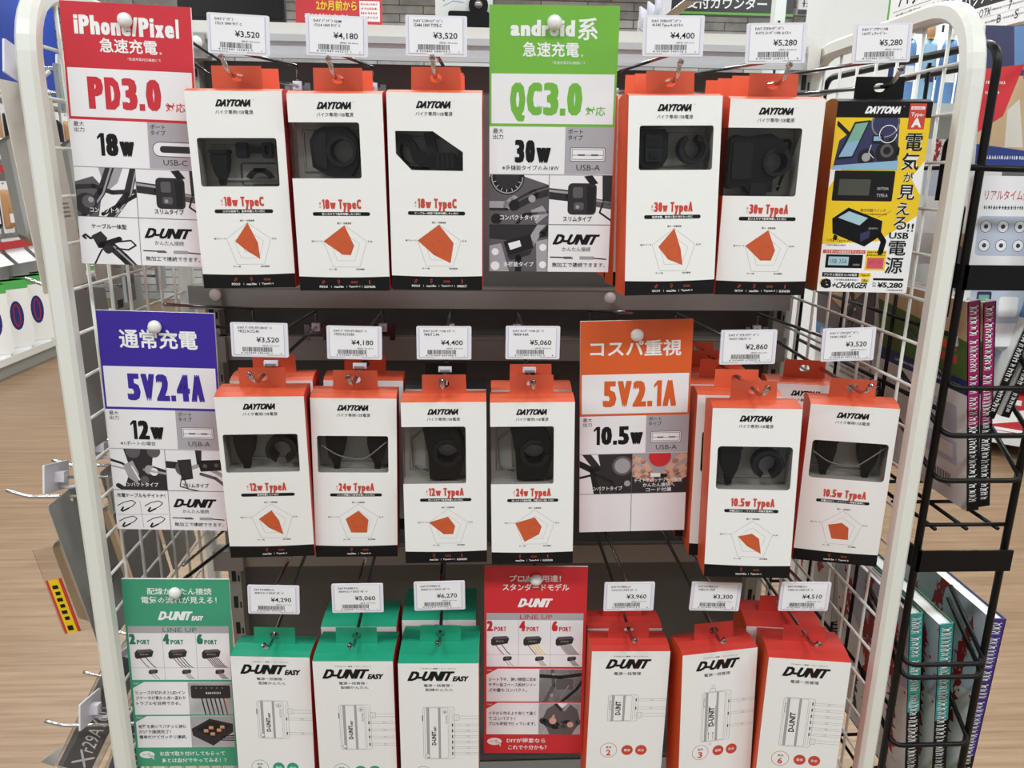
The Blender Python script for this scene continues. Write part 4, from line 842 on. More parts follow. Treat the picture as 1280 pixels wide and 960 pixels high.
def range_sign(hc, l1, l2, easy, p1, p2, foot1, foot2, wires, pics):
    def draw(P):
        P.rect(0, 0, SX, SY, hc, 1)
        P.text(l1, 31 if easy else 33, 12, 112 if easy else 100, 21.5, wi, .014); P.text(l2, 23 if easy else 24, 24, 118 if easy else 111, 34, wi, .014)
        dunit(P, 42 if easy else 44, 45, 100 if easy else 90, 57.5, wi, easy=easy)
        P.rect(3, 66, 131, 76, 'sign_grey', 2); P.text('LINE UP', 47, 68.2, 90, 74.6, 'teal_ink' if easy else 'sign_crimson', .002)
        P.rect(3, 76, 131, 144, 'sign_white', 2)
        for x in (45.5, 88): P.rect(x, 76, x + .4, 144, 'art_light', 4)
        P.rect(3, 126, 131, 126.4, 'art_light', 4)
        for k, x in ((2, 3), (4, 46), (6, 89)):
            c = 'teal_ink' if easy else 'sign_crimson'
            P.condensed(str(k), x + .4, 92, x + 8.4, 15, c, 1.2); P.condensed('PORT', x + 10, 92, x + 26, 6.4, c, .28)
            P.clip = (x, 76, x + 42, 126); port_unit(P, x + 6, 100, 1.1, k, 'art_black' if k != 4 or easy else wires); P.clip = (x, 126, x + 42, 144); port_unit(P, x + 22, 129, .55, k, 'art_black'); P.clip = None
        for y0, y1, txt, im in ((147, 196, p1, pics[0]), (198, 246, p2, pics[1])):
            P.rect(3, y0, 131, y1, 'sign_white', 2); im(P, 74, y0 + .5, 131, y1)
            P.poly([(3, y0), (18, y0), (3, y0 + 9)], hc, 4); P.text('POINT', 4, y0 + 1.4, 11, y0 + 3.4, wi, L=5)
            for k, t in enumerate(txt): P.text(t, 6, y0 + 13 + k * 8, 6 + min(64, len(t) * 5.2), y0 + 18.6 + k * 8, 'black_ink', .014)
        P.poly(ring2(14, 257, 10, 22, ry=5.5), 'white_ink', 3); P.poly([(18, 259), (23, 265), (22, 257)], 'white_ink', 3); P.text('一番', 8, 254.5, 20, 259.5, hc, .01)
        P.text(foot1, 31, 252, 31 + len(foot1) * 6.6, 259, wi, .014); P.text(foot2, 33, 262.5, 33 + len(foot2) * 6.6, 269.5, wi, .014)
    return draw
def pic_led(P, *c):
    q = cells(P, *c); P.poly(rrect(*q(.06, .1), *q(.96, .5), 2.5, 3), 'art_dark', 3); P.micro(*q(.4, .3), *q(.74, .36), 'sign_white', 2, L=5)
    for k in range(6): D(P, q, .18 + k * .12, .18, .8, 'art_light', 5); S(P, q, [(.3 + k * .1, .5), (.33 + k * .1, .72), (.38 + k * .1, 1.05)], 1.7, 'art_black' if k < 5 else 'chart_line', 4)
    P.clip = None
def pic_open(P, *c):
    q = cells(P, *c); G(P, q, [(.02, .4), (.45, .08), (.98, .25), (.98, .5), (.5, .95), (.04, .62)], 'art_dark', 3); G(P, q, [(.12, .42), (.46, .16), (.9, .3), (.5, .7)], 'art_black', 4)
    for u, v in ((.3, .42), (.42, .32), (.45, .52), (.6, .4), (.68, .3)): P.rect(*q(u, v), *q(u + .1, v + .1), 'cover_tan', 5); P.line([q(u, v + .1), q(u + .12, v + .06)], .8, 'sign_crimson', 6)
    for k in range(3): S(P, q, [(.7, .65 + k * .06), (1.05, .62 + k * .08)], 1.6, 'art_black', 5)
    P.clip = None
def pic_seat(P, *c):
    q = cells(P, *c, 'art_dark'); S(P, q, [(-.05, .2), (.5, .25), (1.05, .15)], 5, 'art_black', 3); S(P, q, [(.1, 1.1), (.35, .5), (.3, -.1)], 5, 'art_mid', 3); S(P, q, [(.5, 1.05), (.9, .6), (1.05, .3)], 4, 'art_black', 4); P.poly(rrect(*q(.4, .3), *q(.8, .62), 2, 3), 'art_mid', 4); D(P, q, .33, .15, 2, 'art_light', 5); D(P, q, .3, .8, 2.4, 'art_light', 5); S(P, q, [(.5, .9), (.7, .5)], 1.2, 'art_light', 5); P.clip = None
def pic_mechanic(P, *c):        # person in grey work jacket with folded arms, head out of the picture
    q = cells(P, *c); G(P, q, [(.2, .18), (.42, .0), (.72, .0), (.92, .2), (1.0, .62), (.86, .86), (.8, 1), (.26, 1), (.2, .8), (.06, .6)], 'art_mid', 3); G(P, q, [(.42, 0), (.56, .16), (.7, 0)], 'sign_white', 4); G(P, q, [(.36, .02), (.44, 0), (.56, .2), (.52, .26)], 'art_dark', 5); G(P, q, [(.76, .02), (.68, 0), (.57, .2), (.62, .26)], 'art_light', 5)
    S(P, q, [(.1, .56), (.4, .74), (.7, .62)], 9, 'art_dark', 5); S(P, q, [(.95, .6), (.6, .76), (.4, .6)], 8, 'art_mid', 6); S(P, q, [(.3, .6), (.36, .4)], 3.4, 'skin_print', 8); D(P, q, .34, .56, 5, 'skin_print', 7); D(P, q, .76, .68, 4.4, 'skin_print', 7); D(P, q, .46, .68, 2.6, 'art_black', 8); P.clip = None
D5 = range_sign('sign_teal', '配線かんたん接続', '電気の流れが見える！', True, ['ヒューズが切れるとLEDイン', 'ジケータが青から赤へ変わり', 'トラブルを目視できる。'], ['被覆を剥いてパチッと挟む', 'だけで接続完了！', '簡単だけどガッチリ接続。'], 'お店で取り付けしてもらって', 'あとは自分でやってみる！？', 'art_black', (pic_led, pic_open))
D6 = range_sign('sign_crimson', 'プロも御用達！', 'スタンダードモデル', False, ['シート下や、狭い隙間に収め', 'やすい省スペース設計シリー', 'ズ中最もコンパクト。'], ['イチから作るより安くて速く', 'てコンパクト！', 'プロも時短で使っています。'], 'DIYが得意なら', 'これで十分かも？', 'yellow_print', (pic_seat, pic_mechanic))
SIGNS = [('red-headed sign with PD3.0 and 18w pinned at top left', (-.3721, .9102, 1.3155), (-1.86, 1.35, .93), D1), ('lime-headed sign with QC3.0 and 30w in middle of top row', (.0889, .8801, 1.3159), (2.23, -.35, -2.68), D2),
         ('blue-headed sign with 5V2.4A and 12w at left of middle row', (-.3708, .9092, .9870), (-.19, 1.26, -.90), D3), ('orange-headed sign with 5V2.1A and 10.5w in middle row', (.2075, .9042, .9821), (.84, -2.0, -2.15), D4),
         ('teal line-up sign with 2, 4 and 6 port units', (-.3800, .9018, .6421), (-2.19, .98, -.23), D5), ('crimson line-up sign with a mechanic picture', (.0871, .8942, .6558), (-3.21, -.35, -2.60), D6)]
SHX = [-.345, .105, -.33, .185, -.345, .1]
for i, (lb, loc, rot, dr) in enumerate(SIGNS):
    loc = (loc[0] * SK, loc[1] * SK, CAM_Z + (loc[2] - CAM_Z) * SK)
    t, pin = sign(lb, loc, rot, dr, None)
    zr = (1.539, 1.192, .875)[i // 2]; x = SHX[i]
    h = thing('sign_hook', 'steel hook carrying the %s' % lb.split(' with ')[0], 'hook', (x, 1.186, zr), (0, 0, 0), 'hooks behind the signs')
    b = MB(); b.tube(fillet([(0, 0, 0), (0, -.03, 0), (pin.x - x, pin.y + .018 - 1.186, pin.z - zr + .004), (pin.x - x, pin.y + .0125 - 1.186, pin.z - zr)], .01), .0026, 'hook_steel', 10); b.build('arm', h)
    b = MB(); b.tube(fillet([(0, 0, 0), (0, 0, .028), (pin.x - x, pin.y + .03 - 1.186, pin.z - zr + .02)], .008), .0021, 'hook_steel', 10); b.build('tag_arm', h)
    b = MB(); b.box(-.014, .014, .001, .0035, -.012, 0, 'hook_steel'); b.box(-.006, .006, -.004, .003, -.006, .006, 'tag_plastic'); b.build('rail_clip', h)
# spare pins pushed into the rail ends
for j, (px, py, nm) in enumerate(((246, 54, 'top rail'), (270, 368, 'second rail'), (762, 372, 'middle of the second rail'))):
    p = at(px, py, 1.17); q = thing('push_pin', 'round white pin cap on the %s' % ('left end of the ' + nm if j < 2 else 'second rail below the lime-headed sign'), 'pin', p, (0, 0, 0), 'white pin caps')
    b = MB(); b.lathe([(.004, .0), (.0078, -.001), (.009, -.004), (.0078, -.0075), (.004, -.0095), (.0004, -.01)], 'pin_white', 22, 'y'); cp_ = b.build('cap', q)
    b = MB(); b.tube([(0, 0, 0), (0, .008, 0)], .002, 'chrome', 8); b.build('shank', cp_)

# ------------------------------------------------------------------ packs on the outside of the left wire panel
LX = -.458
NTH = ['first', 'second', 'third']
LEV = ['top', 'upper', 'middle', 'lowest']
def side_hook(y, z, label, ln=.105):
    t = thing('side_hook', label, 'hook', (LX, y, z), (0, 0, 0), 'hooks on the left wire panel')
    b = MB(); b.tube(fillet([(0, 0, 0), (-ln, -.002, 0), (-ln - .024, -.004, .010)], .008), .0024, 'chrome', 10); b.build('bearing_arm', t)
    b = MB(); b.tube(fillet([(0, 0, 0), (.001, 0, .026), (-ln + .028, 0, .026)], .004), .002, 'chrome', 8); b.build('tag_arm', t)
    b = MB(); b.box(.0, .004, -.014, .014, -.02, .03, 'chrome'); b.build('grid_clip', t)
    return t
def side_tag(y, z, label, x=-.525):
    t = thing('price_tag', label, 'price tag', (x, y, z + .028), (0, -14, -90), 'price tags on the left panel hooks')
    b = MB(); b.plate(rrect(-.029, -.018, .029, .018, .0015, 2), [], 0, .0022, 'tag_plastic'); b.box(-.006, .006, .0022, .014, -.006, .007, 'tag_plastic'); b.build('tag_holder', t)
    b = MB(); b.tube(fillet([(-.006, .002, -.012), (-.004, .02, -.014), (.0, .034, -.006)], .006), .0025, 'tag_plastic', 6); b.build('snap_arm', t)
    return t
def hang_pack(y, z, label, card, tilt, kind, w=.098, h=.215, x=-.53):
    t = thing('blister_pack', label, 'pack', (x, y, z), (0, 0, 0), 'packs hanging on the left panel'); t.rotation_mode = 'XYZ'; t.rotation_euler = (0, R(tilt), 0)
    b = MB(); fy = lambda u, k, v: (k, u, v)          # card stands in the y-z plane, blister on its far (-x) side
    hole = ring2(0, -.008, .0042, 12)
    b.plate(rrect(-w / 2, -h, w / 2, .004, .004, 3), [hole], -.0005, .0005, card, fn=fy)
    P = Print(b, lambda px, py, l: (.0005 + l, -w / 2 + px / 1000, .004 - py / 1000)); W = w * 1000
    if kind == 'barcode':
        P.rect(W * .3, 120, W * .8, 175, 'white_ink', 1)
        for k in range(14): P.rect(W * .34 + k * 2.6, 150, W * .34 + k * 2.6 + (1.4 if k % 3 else .7), 168, 'black_ink', 2)
        for k in range(5): P.micro(W * .34, 124 + k * 4.6, W * .76, 127 + k * 4.6, 'black_ink', k)
        P.rect(W * .12, 40, W * .3, 52, 'black_ink', 1); P.micro(W * .12, 58, W * .4, 61, 'black_ink', 4)
    elif kind == 'dark':
        P.rect(4, 22, W - 4, 70, 'black_print', 1)
        for k in range(6): P.micro(8, 27 + k * 6, W - 10 - (k % 3) * 9, 30 + k * 6, 'white_ink', 20 + k)
        P.rect(4, 74, W - 4, 96, 'white_ink', 1)
        for k in range(18): P.rect(10 + k * 4, 78, 11 + k * 4 + (k % 3) * .6, 90, 'black_ink', 2)
    else:
        for k in range(4): P.micro(W * .55, 130 + k * 5, W * .9, 132.4 + k * 5, 'grey_ink', 30 + k)
    b.build('backing_card', t)
    b = MB(); q0, q1 = -.16, -.07
    rg = rrect(-w * .36, -.175, w * .36, -.045, .008, 3); tp = rrect(-w * .3, -.165, w * .3, -.055, .008, 3)
    n = len(rg); vv = [(-.0006, u, v) for u, v in rg] + [(-.026, u, v) for u, v in tp]
    b.raw(vv, [(i, (i + 1) % n, n + (i + 1) % n, n + i) for i in range(n)] + [tuple(range(n, 2 * n))], 'clear_plastic', True); b.build('blister', t)
    b = MB(); b.plate([(-.02, -.16), (.02, -.16), (.024, -.13), (.018, -.1), (-.012, -.095), (-.022, -.12)], [], -.022, -.004, 'black_plastic', fn=fy); b.build('device', t)
    if kind == 'yellow':
        b = MB(); u0 = -w * .43; b.box(-.04, -.02, u0, u0 + .001, -.172, -.095, 'red_card'); b.box(-.0365, -.0235, u0 - .0004, u0 - .0001, -.172, -.095, 'yellow_print')
        for q in range(6): b.box(-.034 + .001 * (q % 2), -.027, u0 - .0006, u0 - .0004, -.108 - q * .009, -.103 - q * .009, 'black_ink')
        b.box(-.034, -.027, u0 - .0006, u0 - .0004, -.168, -.161, 'black_ink'); b.box(-.042, -.001, u0 + .001, u0 + .0016, -.172, -.052, 'clear_film'); b.build('side_label', t)
    return t
ys = [.952, 1.062, 1.172]
for r_, z in enumerate((1.502, 1.27, 1.015, .672)):
    for k, y in enumerate(ys):
        if r_ == 1 and k == 0: continue
        side_hook(y, z, '%s chrome hook from the front in the %s row outside the left panel' % (NTH[k], LEV[r_]), .07 if r_ == 0 else .105)
        side_tag(y - .004, z, '%s white tag holder from the front, %s row outside the left panel' % (NTH[k], LEV[r_]), -.50 if r_ == 0 else -.525)
        if r_ == 3: continue
        card, kind = (('pack_beige', 'plain'), ('pack_beige', 'barcode'), ('pack_beige', 'barcode'), ('pack_beige', 'plain'), ('pack_grey', 'plain'), ('pack_grey', 'barcode'), ('pack_grey', 'yellow'), ('pack_grey', 'dark'), ('pack_grey', 'plain'))[r_ * 3 + k]
        hang_pack(y, z + .005, '%s card pack from the front seen from behind, %s row outside the left panel' % (NTH[k], LEV[r_]), card, (-4, -4, -11)[r_] + k, kind, w=.104, h=(.225, .215, .205)[r_], x=(-.497, -.525, -.512)[r_] + (.0, .012, .018)[k])
def bag_box(label, p0, p1):
    """bagged carton swung outwards on its hook; p0 lower end, p1 upper end of its face"""
    t = thing('bagged_carton', label, 'carton', (0, 0, 0), (0, 0, 0), 'bagged cartons low on the left panel')
    ex = (p1 - p0).normalized(); v = (Vector((0, 0, CAM_Z)) - p0).normalized(); ez = (v - ex * v.dot(ex)).normalized(); ey = ez.cross(ex); L = (p1 - p0).length
    t.rotation_mode = 'XYZ'; t.matrix_world = Matrix(((ex.x, ey.x, ez.x, p0.x), (ex.y, ey.y, ez.y, p0.y), (ex.z, ey.z, ez.z, p0.z), (0, 0, 0, 1)))
    b = MB(); b.box(0, L, -.022, .022, -.05, 0, 'black_print')
    P = Print(b, lambda x, y_, l: (x / 1000, .022 - y_ / 1000, l)); W = L * 1000; P.rect(0, 0, W, 44, 'art_mid', 1); P.poly([(0, 0), (W, 0), (W, 12), (0, 6)], 'silver_bag', 2)
    P.line([(10, 16), (24, 40)], 3, 'white_ink', 3); P.line([(8, 34), (30, 20)], 3, 'white_ink', 3); P.text('r29AYO', 30, 17, 92, 36, 'white_ink', 0, L=5)
    Q = Print(b, lambda x, y_, l: (x / 1000, -.022 - l, -y_ / 1000)); Q.text('r29AYO', 12, 8, 80, 22, 'pale_ink', 0, L=2)
    for k in range(5): Q.micro(26, 27 + k * 4, 100 - k * 6, 29 + k * 4, 'green_card', k)
    b.build('carton', t)
    b = MB(); y0, y1, z0, z1 = -.03, .026, -.056, .005
    b.raw([(-.025, y0, z0 + .02), (-.025, y1 + .02, z0 + .02), (0, y0, z0), (0, y1, z0), (0, y0, z1), (0, y1, z1), (L, y0, z0), (L, y1, z0), (L, y0, z1), (L, y1, z1), (L + .05, -.01, -.02), (L + .05, .01, -.02)],
          [(0, 1, 5, 4), (0, 2, 3, 1), (2, 6, 7, 3), (4, 5, 9, 8), (0, 4, 2), (1, 3, 5), (2, 4, 8, 6), (3, 7, 9, 5), (8, 9, 11, 10), (6, 10, 11, 7), (6, 8, 10), (7, 11, 9)], 'clear_plastic'); b.build('clear_bag', t)
    return t
def atx(px, py, X): d = ray(px, py); return Vector((0, 0, CAM_Z)) + d * (X / d.x)
bag_box('near clear-bagged black and silver carton hanging lowest outside the left panel', atx(92, 962, -.565), atx(150, 842, -.50))
bag_box('far clear-bagged black and silver carton hanging lowest outside the left panel', atx(150, 975, -.535), atx(196, 845, -.49))

# ------------------------------------------------------------------ black wire catalogue rack beside the right panel
RX, RY = .556, .852
rk = thing('catalogue_rack', 'black wire catalogue rack standing beside the right white panel', 'rack', (RX, RY, 0))
def rkp(name, f):
    b = MB(); f(b); return b.build(name, rk)
for xs, zt in ((0, 1.565), (.112, 1.565)):
    rkp('side_frame', lambda b: b.tube(fillet([(xs, 0, .02), (xs, 0, zt), (xs, .42, zt + .01), (xs, .42, .02)], .03, 6), .0046, 'black_metal', 10))
    rkp('foot', lambda b: b.box(xs - .012, xs + .012, -.03, .45, 0, .02, 'black_metal'))
for (z0, zp, zl) in ((1.02, 1.318, 1.41), (.60, .968, 1.05), (.22, .5, .58)):
    def plate(b): b.box(-.004, .116, -.012, -.009, zp - .014, zp + .014, 'black_metal'); b.box(-.004, -.001, -.012, .03, zp - .014, zp + .014, 'black_metal')
    rkp('label_plate', plate)
    def shelf(b):
        for y in (0.0, .07, .14, .21, .28, .35, .42): b.tube([(0, y, z0 - .008), (.112, y, z0 - .008)], .0025, 'black_metal', 6)
        for k in range(3): b.tube([(.016 + .04 * k, -.004, z0 - .012), (.016 + .04 * k, .42, z0 - .012)], .0025, 'black_metal', 6)
    rkp('shelf_grid', shelf)
for za in (.70, .803, .822, 1.075, 1.132, 1.19, .32, .42):
    rkp('pocket_wire', lambda b: b.tube(fillet([(.003, .1, za + .05), (.003, -.012, za), (.108, -.012, za), (.108, .08, za + .06)], .014, 5), .0032, 'black_metal', 8))
def rods(b):
    for z in (.45, .75, .9, 1.16, 1.25, 1.437): b.tube([(0, .0, z), (0, .42, z)], .0028, 'black_metal', 6)
    for y in (.13, .27): b.tube([(0, y, .1), (0, y, 1.56)], .0028, 'black_metal', 6)
rkp('side_rods', rods)
rkp('front_rod', lambda b: b.tube([(-.035, -.002, 1.437), (.14, -.002, 1.434)], .0036, 'black_metal', 8))
rkp('back_wire', lambda b: [b.tube([(0, .42, z), (.112, .42, z)], .0028, 'black_metal', 6) for z in (.3, .7, 1.1, 1.5)])
rkp('loop_handle', lambda b: b.tube(fillet([(-.013, .012, 1.27), (-.013, .012, 1.395), (-.004, .012, 1.395), (-.004, .012, 1.27)], .004), .0026, 'black_metal', 8, closed=False))
rkp('loop_handle', lambda b: b.tube(fillet([(-.012, .05, 1.40), (-.012, .05, 1.468), (-.012, .02, 1.468), (-.012, .02, 1.40)], .012), .0036, 'black_metal', 8))

def book(name, label, x, y, z, th, dp, ht, lean, spine, cover, spine_split=.6, group=None, yaw=0):
    """stands spine to the viewer; left cover faces the wire panel"""
    t = thing(name, label, 'book', (x, y, z), (0, lean, yaw), group)
    b = MB(); b.box(0, th, 0, .002, 0, ht, spine if spine != 'none' else 'book_white'); b.box(0, .0012, 0, dp, 0, ht, 'book_white'); b.box(th - .0012, th, 0, dp, 0, ht, 'book_green' if spine == 'book_teal' else ('navy' if spine == 'book_purple' else 'book_white'))
    S_ = Print(b, lambda px, py, l: (px / 1000, -l, ht - py / 1000)); T = th * 1000; H = ht * 1000
    S_.rect(0, H * spine_split, T, H, 'black_print', 1); rg = random.Random(int(x * 1e4) + int(z * 1e3)); yy = 6
    while yy < H - 8:
        s_ = rg.uniform(3, 6); w = rg.uniform(.5, .72) * T; x0 = (T - w) / 2
        S_.rect(x0, yy, x0 + w, yy + s_ * .22, 'white_ink', 3); S_.rect(x0 + w * rg.uniform(.1, .6), yy, x0 + w * .8, yy + s_ * .9, 'white_ink', 3); S_.rect(x0, yy + s_ * .6, x0 + w * rg.uniform(.5, 1), yy + s_ * .8, 'white_ink', 3)
        yy += s_ + rg.uniform(.6, 2.2) + (4 if rg.random() < .08 else 0)
    C = Print(b, lambda px, py, l: (-l, px / 1000, ht - py / 1000)); C.clip = (0, 0, dp * 1000, H); cover(C, dp * 1000, H); C.clip = None
    b.build('cover', t)
    b = MB(); b.box(.0013, th - .0013, .003, dp - .003, .002, ht - .003, 'page_white'); b.build('page_block', t)
    return t
def splash(P, cx, cy, s, m, seed, L=3):
    rg = random.Random(seed)
    for k in range(4):
        a = rg.uniform(0, 360); pts = []
        for j in range(16):
            rr = s * (rg.uniform(.18, .5) if j % 2 else rg.uniform(.5, .75)) * (1.6 if j in (2, 9) else 1); pts.append((cx + rg.uniform(-.1, .1) * s + rr * math.cos(R(a + j * 22.5)) * .55, cy + (k - 1.5) * s * .75 + rr * math.sin(R(a + j * 22.5))))
        P.poly(pts, m, L + k)
        cx += rg.uniform(-.3, .3) * s
    for k in range(6): P.disc(cx + rg.uniform(-1.4, 1.4) * s, cy + rg.uniform(-2, 2) * s, s * rg.uniform(.03, .08), m, L, n=8)
def cov_photo(P, W, H):
    P.rect(0, 0, W, H * .36, 'cover_forest', 1); P.poly([(0, 0), (W, 0), (W, H * .1), (0, H * .18)], 'cover_tan', 2); P.rect(W * .1, H * .2, W * .5, H * .24, 'red_ink', 3); P.rect(W * .1, H * .26, W * .42, H * .3, 'red_ink', 3)
    P.rect(0, H * .36, W, H * .43, 'navy', 2); P.micro(W * .06, H * .39, W * .8, H * .405, 'white_ink', 3)
    P.rect(0, H * .43, W, H, 'book_white', 1); P.rr(W * .1, H * .5, W * .46, H * .64, 3, 'cover_pale', 2); P.rr(W * .1, H * .68, W * .5, H * .8, 3, 'cover_pale', 2); P.rr(W * .14, H * .7, W * .32, H * .77, 2, 'white_ink', 3); splash(P, W * .3, H * .57, 7, 'art_dark', 4)
    for k in range(12): P.rect(W * .16 + k * 3, H * .86, W * .16 + k * 3 + 1 + k % 2, H * .93, 'black_ink', 2)
def cov_photo2(P, W, H):
    P.rect(0, 0, W, H * .42, 'cover_tan', 1); P.poly([(0, H * .1), (W * .5, H * .3), (W, H * .2), (W, H * .42), (0, H * .42)], 'art_mid', 2); splash(P, W * .35, H * .2, 30, 'art_black', 9); splash(P, W * .8, H * .14, 36, 'brush_red', 10); P.rect(W * .5, 0, W, H * .12, 'red_ink', 3)
    P.rect(0, H * .42, W, H * .5, 'cover_blue', 4); P.micro(W * .1, H * .44, W * .9, H * .48, 'white_ink', 8)
    for k in range(4): P.micro(W * .08, H * (.54 + k * .03), W * .7, H * (.555 + k * .03), 'red_ink' if k == 0 else 'grey_ink', k)
    P.rr(W * .1, H * .68, W * .55, H * .9, 3, 'cover_pale', 2); P.rr(W * .6, H * .7, W * .9, H * .86, 3, 'pale_ink', 2)
def cov_red(P, W, H):
    P.rect(0, 0, W, H, 'book_white', 1); splash(P, W * .28, H * .25, 26, 'brush_red', 5); splash(P, W * .66, H * .36, 22, 'brush_red', 8); splash(P, W * .45, H * .72, 22, 'art_black', 11); P.disc(W * .7, H * .75, 20, 'art_dark', 2); splash(P, W * .2, H * .85, 12, 'brush_red', 3)
def cov_brush(P, W, H):
    P.rect(0, 0, W, H, 'book_white', 1); P.poly([(0, 0), (W, 0), (W, H * .2), (W * .4, H * .5), (0, H * .4)], 'cover_pale', 2); splash(P, W * .16, H * .26, 34, 'brush_red', 21); splash(P, W * .5, H * .16, 36, 'brush_red', 22); splash(P, W * .18, H * .66, 34, 'brush_red', 23); splash(P, W * .55, H * .5, 40, 'brush_red', 25); splash(P, W * .82, H * .3, 34, 'brush_red', 26)
    splash(P, W * .36, H * .42, 12, 'black_ink', 24); splash(P, W * .7, H * .8, 24, 'art_black', 27); P.line([(W * .1, H * .88), (W * .5, H * .93)], .6, 'grey_ink', 3)
mg = 'magenta-spined catalogues in the middle pocket'
book('catalogue', 'catalogue with magenta and black spine in middle rack pocket, nearer the white panel', .622, .868, 1.022, .0155, .205, .268, -9.5, 'book_magenta', cov_photo, .58, mg)
book('catalogue', 'catalogue with magenta and black spine in middle rack pocket, farther from the white panel', .6385, .872, 1.026, .0155, .205, .262, -8.5, 'book_magenta', cov_photo, .58, mg)
book('catalogue', 'tan photo catalogue seen through the wire grid behind the magenta ones', .600, 1.085, 1.022, .018, .19, .29, -4, 'book_white', cov_photo2)
book('catalogue', 'white catalogue with red strokes low behind the right wire grid', .590, 1.09, .612, .024, .19, .29, -2, 'book_white', cov_red)
tl = 'teal-spined catalogues in the lower pocket'
book('catalogue', 'thick teal-spined catalogue in the lower rack pocket, next to white panel', .608, .872, .592, .019, .205, .285, -7, 'book_teal', cov_brush, .53, tl)
book('catalogue', 'thick teal-spined catalogue with green back cover, second from white panel', .648, .872, .579, .02, .205, .282, -6.5, 'book_teal', cov_brush, .53, tl)
book('catalogue', 'purple-spined catalogue leaning away at the right of the lower pocket', .680, .875, .580, .021, .21, .285, 1.5, 'book_purple', cov_brush, .75)
book('catalogue', 'blue-topped catalogue standing at the back of the lower pocket', .635, 1.10, .625, .02, .19, .30, -3, 'cover_blue', cov_photo2)

def leaflet(label, x0, x1, zb, zt, y, lean, draw, t_=.004, yaw=0):
    t = thing('brochure', label, 'brochure', (x0, y, zb), (lean, 0, yaw), 'brochures in the top of the rack'); w, h = x1 - x0, zt - zb
    b = MB(); b.box(0, w, 0, t_, 0, h, 'paper'); P = Print(b, lambda px, py, l: (px / 1000, -l - .0001, h - py / 1000)); P.clip = (0, 0, w * 1000, h * 1000); draw(P, w * 1000, h * 1000); P.clip = None
    b.build('cover_sheet', t); b = MB(); b.box(.001, w - .001, t_ + .0002, t_ * 2, .001, h - .002, 'page_white'); b.build('inner_pages', t)
    return t
def dr_rider(P, W, H):
    P.rect(0, 0, W, H, 'cover_tan', 1); P.rect(0, 0, W, H * .34, 'art_navy', 2); P.poly([(W * .3, 0), (W * .7, 0), (W * .62, H * .3), (W * .34, H * .3)], 'cover_blue', 3); P.poly([(W * .66, 0), (W, 0), (W, H * .3), (W * .7, H * .24)], 'book_white', 3); splash(P, W * .84, H * .14, 6, 'red_ink', 7, L=4)
    P.poly([(0, H * .3), (W * .44, H * .26), (W * .26, H * .62), (0, H * .74)], 'sign_crimson', 5); P.rect(W * .44, H * .28, W * .78, H * .36, 'sign_crimson', 5); P.micro(W * .05, H * .38, W * .26, H * .4, 'white_ink', 3, L=7); P.micro(W * .05, H * .45, W * .2, H * .47, 'white_ink', 4, L=7)
    P.poly([(W * .62, H * .44), (W * .7, H * .36), (W * .78, H * .46), (W * .76, H * .7), (W * .6, H * .68)], 'art_dark', 6); P.disc(W * .71, H * .38, 4, 'art_black', 7); P.disc(W * .62, H * .74, 8, 'art_black', 7); P.disc(W * .62, H * .74, 4, 'art_mid', 8); P.disc(W * .86, H * .72, 8, 'art_black', 7); P.line([(W * .6, H * .58), (W * .8, H * .62), (W * .9, H * .56)], 4, 'art_dark', 7)
    P.poly([(W * .3, H * .58), (W * .42, H * .5), (W * .5, H * .84), (W * .3, H * .84)], 'pack_beige', 6); P.poly([(W * .52, H * .7), (W, H * .6), (W, H * .9), (W * .52, H * .86)], 'art_light', 4)
    P.poly([(0, H * .82), (W, H * .9), (W, H), (0, H)], 'store_blue', 9); P.micro(W * .06, H * .9, W * .7, H * .925, 'white_ink', 6, L=11)
def dr_icons(P, W, H):
    P.rect(0, 0, W, H, 'paper', 1); P.text('リアルタイム情報通知', W * .12, H * .08, W * .72, H * .14, 'red_ink', .01); P.micro(W * .12, H * .17, W * .8, H * .19, 'black_ink', 4); P.rr(W * .08, H * .23, W * .92, H * .46, 5, 'cover_pale', 2)
    for i in range(2):
        for j in range(3): P.disc(W * (.16 + j * .16), H * (.29 + i * .11), W * .055, 'navy', 3); P.disc(W * (.16 + j * .16), H * (.29 + i * .11), W * .05, 'white_ink', 4); P.disc(W * (.16 + j * .16), H * (.29 + i * .11), W * .02, 'art_navy', 5)
    P.rr(W * .64, H * .25, W * .9, H * .34, 3, 'white_ink', 3); P.disc(W * .7, H * .3, W * .03, 'store_blue', 4); splash(P, W * .76, H * .4, 5, 'art_dark', 3)
    P.text('ルート作成', W * .12, H * .54, W * .36, H * .59, 'red_ink', .01); P.micro(W * .12, H * .61, W * .6, H * .63, 'black_ink', 7); P.rr(W * .08, H * .66, W * .6, H * .86, 4, 'cover_pale', 2); P.rr(W * .14, H * .67, W * .28, H * .84, 2, 'art_navy', 3); P.rr(W * .16, H * .69, W * .26, H * .82, 1, 'art_teal', 4); P.rr(W * .36, H * .7, W * .54, H * .82, 3, 'white_ink', 3)
def dr_strip(c1, c2, sd):
    def f(P, W, H):
        P.rect(0, 0, W, H, 'book_white', 1); P.rect(0, H * .02, W, H * .1, c1, 2); splash(P, W * .2, H * .1, 12, c2, sd); P.micro(W * .1, H * .22, W * .9, H * .25, 'grey_ink', sd, L=8); P.rr(W * .08, H * .3, W * .6, H * .6, 4, 'cover_pale', 2)
    return f
leaflet('brochure with rider picture and blue foot band at the top of the rack', .60, .715, 1.436, 1.60, .93, -8, dr_rider)
leaflet('white brochure with rows of round icons below the rider brochure', .585, .715, 1.23, 1.43, .885, -6, dr_icons)
